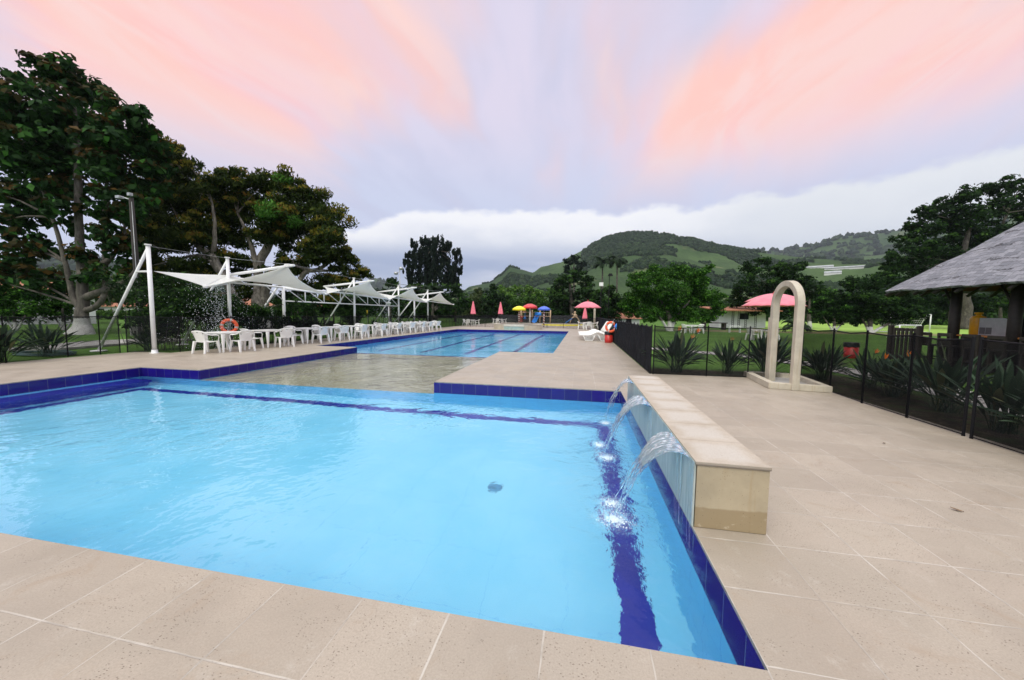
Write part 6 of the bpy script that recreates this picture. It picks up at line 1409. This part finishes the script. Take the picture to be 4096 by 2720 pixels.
def goal(label, p0, p1, h, depth, r, group='football goals', net=True):
    a = Vector((*p0, 0)); b = Vector((*p1, 0)); t = thing('football_goal', label, 'goal', (a.x, a.y, -.05), group=group); d_ = b - a; n_ = Vector((-d_.y, d_.x, 0)).normalized(); 
    g = MB(); up = Vector((0, 0, h)); g.tube([Vector(), up], r, 8); g.tube([d_, d_ + up], r, 8); g.tube([up, d_ + up], r, 8); ob('frame', g.mesh('frame', M_['whitepaint']), t)
    g = MB(); q = n_ * depth
    for e_ in (Vector(), d_): g.tube([e_ + up, e_ + q * .4 + up * .9, e_ + q], r * .7, 6); g.tube([e_, e_ + q], r * .7, 6)
    g.tube([q, d_ + q], r * .7, 6); ob('back_stays', g.mesh('back_stays', M_['whitepaint']), t)
    if net:
        g = MB()
        for k in range(19): f = k / 18; g.tube([d_ * f + up, d_ * f + q * .4 + up * .9, d_ * f + q], .010, 3, caps=False)
        for k in range(1, 9): f = k / 9; p = up * (1 - f) + q * f + q * .12 * math.sin(math.pi * f); g.tube([p, p + d_], .010, 3, caps=False)
        ob('net', g.mesh('net', M_['netting'], fix=False), t)
goal('larger white football goal with net at the edge of the field', (33.4, 46.1), (37.8, 47.0), 1.95, 1.2, .06)
goal('small white football goal standing nearer than the netted one', (24.4, 32.75), (26.05, 33.1), 1.0, .9, .04, net=False)
g = MB(); g.tube([(21.0, 44.2, 0), (21.0, 44.2, 1.15)], .06, 8); g.tube([(21.0, 44.2, .45), (21.0, 44.2, .5)], .075, 8); tag(ob('field_post', g.mesh('field_post', M_['whitepaint'])), 'short white post on the field right of the shower arch', 'post')
t = thing('changing_block', 'low white building with lattice columns behind the round citrus tree', 'building', (21.6, 53.2, -.05), R(10.5))
g = MB(); g.box((0, 1.2, 1.15), (6.3, 2.4, 2.3)); ob('wall', g.mesh('wall', M_['whitewall']), t)
g = MB(); g.add([(-4.4, -1.6, 2.35), (4.2, -1.6, 2.35), (4.2, 2.8, 2.9), (-4.4, 2.8, 2.9)], [(0, 1, 2, 3)]); ob('roof', g.mesh('roof', M_['clay'], solid=.12), t)
for x_ in (-2.1, -1.3, -.4, .9):
    g = MB(); 
    for s_ in (-.13, .13): g.tube([(x_ + s_, -1.3, 0), (x_ + s_, -1.3, 2.35)], .025, 5)
    for k in range(9): g.tube([(x_ - .13, -1.3, .1 + k * .25), (x_ + .13, -1.3, .35 + k * .25)], .015, 4); g.tube([(x_ + .13, -1.3, .1 + k * .25), (x_ - .13, -1.3, .35 + k * .25)], .015, 4)
    ob('lattice_column', g.mesh('lattice_column', M_['black']), t)
g = MB(); g.box((.2, -.02, 1.55), (1.2, .05, .8)); ob('window', g.mesh('window', M_['black']), t)
t = thing('long_bench_table', 'long low dark wooden table under the citrus tree edge', 'table', (14.8, 43.6, -.05), R(8)); g = MB(); g.box((0, 0, .78), (2.6, .8, .10)); ob('tabletop', g.mesh('tabletop', M_['darkwood']), t); g = MB()
for x_ in (-1.1, 1.1): g.box((x_, 0, .36), (.25, .6, .72))
ob('legs', g.mesh('legs', M_['darkwood']), t)
t = thing('white_bench', 'small white frame bench left of the big pink umbrella table', 'bench', (14.4, 37.0, -.05)); g = MB(); g.box((0, 0, .62), (1.0, .35, .05)); ob('seat', g.mesh('seat', M_['whitepaint']), t)
for s_ in (-.45, .45): g = MB(); g.box((s_, 0, .30), (.06, .3, .60)); ob('leg', g.mesh('leg', M_['whitepaint']), t)
t = thing('gazebo', 'small open gazebo with clay tile roof behind the second table pair', 'gazebo', (-27.9, 33.4, -.05), R(-30))
g = MB(); hw = 1.7; g.add([(-hw, -hw, 2.05), (hw, -hw, 2.05), (hw, hw, 2.05), (-hw, hw, 2.05), (0, 0, 2.75)], [(0, 1, 4), (1, 2, 4), (2, 3, 4), (3, 0, 4), (3, 2, 1, 0)]); ob('roof', g.mesh('roof', M_['clay']), t)
for x_ in (-1.3, 1.3):
    for y_ in (-1.3, 1.3): g = MB(); g.tube([(x_, y_, 0), (x_, y_, 2.1)], .08, 8); ob('post', g.mesh('post', M_['darkwood']), t)
g = MB(); 
for y_ in (-1.3, 1.3): g.box((0, y_, .55), (2.5, .05, .08)); g.box((0, y_, .28), (2.5, .04, .5))
ob('railing', g.mesh('railing', M_['darkwood']), t)
def house(label, loc, rz, w_, d_, h, rh, wins=3):
    t = thing('house', label, 'house', loc, rz); g = MB(); g.box((0, 0, h / 2), (w_, d_, h)); ob('wall', g.mesh('wall', M_['whitewall']), t)
    g = MB(); a, b = w_ / 2 + .5, d_ / 2 + .5; g.add([(-a, -b, h - .05), (a, -b, h - .05), (a, b, h - .05), (-a, b, h - .05), (-a + b * .7, 0, h + rh), (a - b * .7, 0, h + rh)], [(0, 1, 5, 4), (1, 2, 5), (2, 3, 4, 5), (3, 0, 4), (3, 2, 1, 0)]); ob('roof', g.mesh('roof', M_['clay']), t)
    for k in range(wins): g = MB(); x_ = -w_ / 2 + w_ * (k + .5) / wins; g.box((x_, -d_ / 2 - .01, h * .55), (.9, .06, 1.0)); ob('window', g.mesh('window', M_['black']), t)
house('white house with clay roof at the far left edge behind the small trees', (-57, 25.0, -.05), R(66), 12, 7, 2.9, 1.5)
house('low white house seen behind the distant folded umbrella', (-15.2, 79, -.05), R(-10), 8, 5, 2.0, .8, 4)
house('low orange roofed house beyond the left hedge', (-96, 58, -.05), R(60), 30, 6, 2.2, .9, 6)
house('clay roofed house glimpsed under the mango tree', (-50, 46.5, -.05), R(48), 5, 5, 2.4, 1.2, 2)
house('small brick roofed house left of the citrus tree trunk', (6.4, 66, -.05), 0, 7, 5, 1.0, 1.2, 2)
g = MB(); 
V = [(-76, 40.8), (-54, 45.8), (-54.3, 46.9), (-76.3, 41.9)]
o = ob('hedge', crown('hedge', [(-76 + 22 * k / 40, 40.8 + 5 * k / 40 + .5, .7, .95) for k in range(41)], .22, 2.2, [M_['leaf_mid'], M_['leaf_bamboo']], topmat=1, clump=(10, .4))); tag(o, 'long clipped green hedge across the back of the left lawn', 'hedge')
t = thing('notice_panel', 'plain grey square panel on a short post behind the left fence', 'panel', (-23.7, 14.9, -.05), R(-58)); g = MB(); g.box((0, 0, .42), (.62, .04, .50)); ob('board', g.mesh('board', M_['concrete']), t); g = MB(); g.box((0, .04, .2), (.06, .05, .42)); ob('stake', g.mesh('stake', M_['darkwood']), t)
g = MB(); rnd = random.Random(5); P = []
for k in range(160): a = k * .33; P.append((-17.6 + (.75 + .15 * math.sin(k * .21)) * math.cos(a) * 1.3, 8.6 + (.40 + .1 * math.sin(k * .17)) * math.sin(a), -.02 + .02 * rnd.random() + .0004 * k))
g.tube(P, .014, 6); tag(ob('garden_hose', g.mesh('garden_hose', M_['hose'])), 'coiled dark green hose lying on the grass behind the left fence', 'hose')
t = thing('warning_sign', 'small yellow sign on a thin stake behind the seventh table', 'sign', (-16.0, 24.5, -.05), R(-40)); g = MB(); g.box((0, 0, 1.55), (.17, .02, .30)); ob('board', g.mesh('board', M_['yellowsign']), t); g = MB(); g.tube([(0, .02, 0), (0, .02, 1.6)], .015, 5); ob('stake', g.mesh('stake', M_['steel']), t)
# greenhouses on the hillside
def hz(a, r): return hheight(RID1, a, r, 190, 820, 3.0, 15)
for k, (a, el_, w_, d_) in enumerate([(29.6, .106, 26, 6), (31.9, .103, 34, 8), (30.9, .094, 14, 5)]):
    r = next((q for q in range(260, 900, 4) if hz(a, q) / q > el_), 560)
    z_ = hz(a, r) - 3.0; t = thing('greenhouse', ['left white greenhouse roof on the far hillside', 'right white greenhouse roof on the far hillside', 'lower white greenhouse roof on the far hillside'][k], 'greenhouse', (r * math.sin(R(a)), r * math.cos(R(a)), z_ + 1.0), -R(a), 'hillside greenhouses')
    g = MB()
    for q in range(4): y_ = -d_ + q * d_ / 2; g.add([(-w_ / 2, y_, 2.4), (w_ / 2, y_, 2.4), (w_ / 2, y_ + d_ / 4, 3.4 + q * .5), (-w_ / 2, y_ + d_ / 4, 3.4 + q * .5), (w_ / 2, y_ + d_ / 2, 2.4 + q * .4), (-w_ / 2, y_ + d_ / 2, 2.4 + q * .4)], [(0, 1, 2, 3), (3, 2, 4, 5)])
    ob('roof', g.mesh('roof', M_['greenhouse'], solid=.2), t); g = MB(); g.box((0, 0, 1), (w_, d_ * 1.8, 3)); ob('wall', g.mesh('wall', M_['whitewall']), t)
# deck jets: thin arcs of water and drifting drops
def spray(label, c, h, n, seed, sx=.6):
    rnd = random.Random(seed); g = MB()
    for k in range(n):
        a = rnd.uniform(0, 6.28); q = abs(rnd.gauss(0, sx)); z_ = rnd.uniform(.05, h) ; r = rnd.uniform(.004, .009) * 1.2; p = (c[0] + math.cos(a) * q * .6, c[1] + math.sin(a) * q, z_)
        g.lathe([(0, -r), (r, 0), (0, r * 1.4)], p, n=4)
    g.tube([(c[0] + .9 * t_, c[1] - .35 * t_, .01 + 1.6 * t_ - 1.5 * t_ * t_) for t_ in [q / 16 for q in range(17)]], [.006] * 17, 5)
    tag(ob('water_spray', g.mesh('water_spray', M_['foam'], fix=False)), label, 'water spray', kind='stuff')
spray('fine water drops drifting in front of the nearest table', (-13.3, 10.9, 0), 2.7, 1500, 1, .75)
spray('fine water drops drifting by the third mast', (-13.8, 23.5, 0), 2.4, 900, 2, .9)

# fallen leaves
def leaf_on(label, loc, L, rz):
    g = MB(); V = []
    for k in range(9):
        f = k / 8; w_ = L * .22 * math.sin(math.pi * (.05 + .9 * f)); z_ = .004 + .012 * f * f; V += [(-w_, L * (f - .5), z_ + .004), (0, L * (f - .5), z_), (w_, L * (f - .5), z_ + .004)]
    g.add(V, [(k * 3 + a, k * 3 + a + 1, k * 3 + a + 4, k * 3 + a + 3) for k in range(8) for a in (0, 1)], 0, True)
    tag(ob('fallen_leaf', g.mesh('fallen_leaf', M_['leaf_dry'], fix=False), None, loc, rz), label, 'leaf', 'fallen leaves')
leaf_on('dry curled leaf lying alone on the right deck', (2.93, 3.28, 0), .07, 1.1)
leaf_on('small brown leaf floating near the front pool edge', (-.02, 1.72, ZW + .003), .035, .4)
leaf_on('small dry leaf on the deck near the fence post', (3.6, 4.9, 0), .05, 2.1)

# ---------------------------------------------------------------- air
def haze(density):
    m, T, out = newmat('haze')
    v = T.new('ShaderNodeVolumePrincipled'); T.put(v, 'Color', (.78, .85, 1.0, 1)); T.put(v, 'Density', density); T.put(v, 'Anisotropy', .2); T.l.new(v.outputs[0], out.inputs[1])
    g = MB(); g.box((0, 0, 248.5), (6400, 6400, 503)); o = ob('haze', g.mesh('haze', m)); tag(o, 'thin humid air softening the far hills', 'haze', kind='stuff')
haze(.00011)
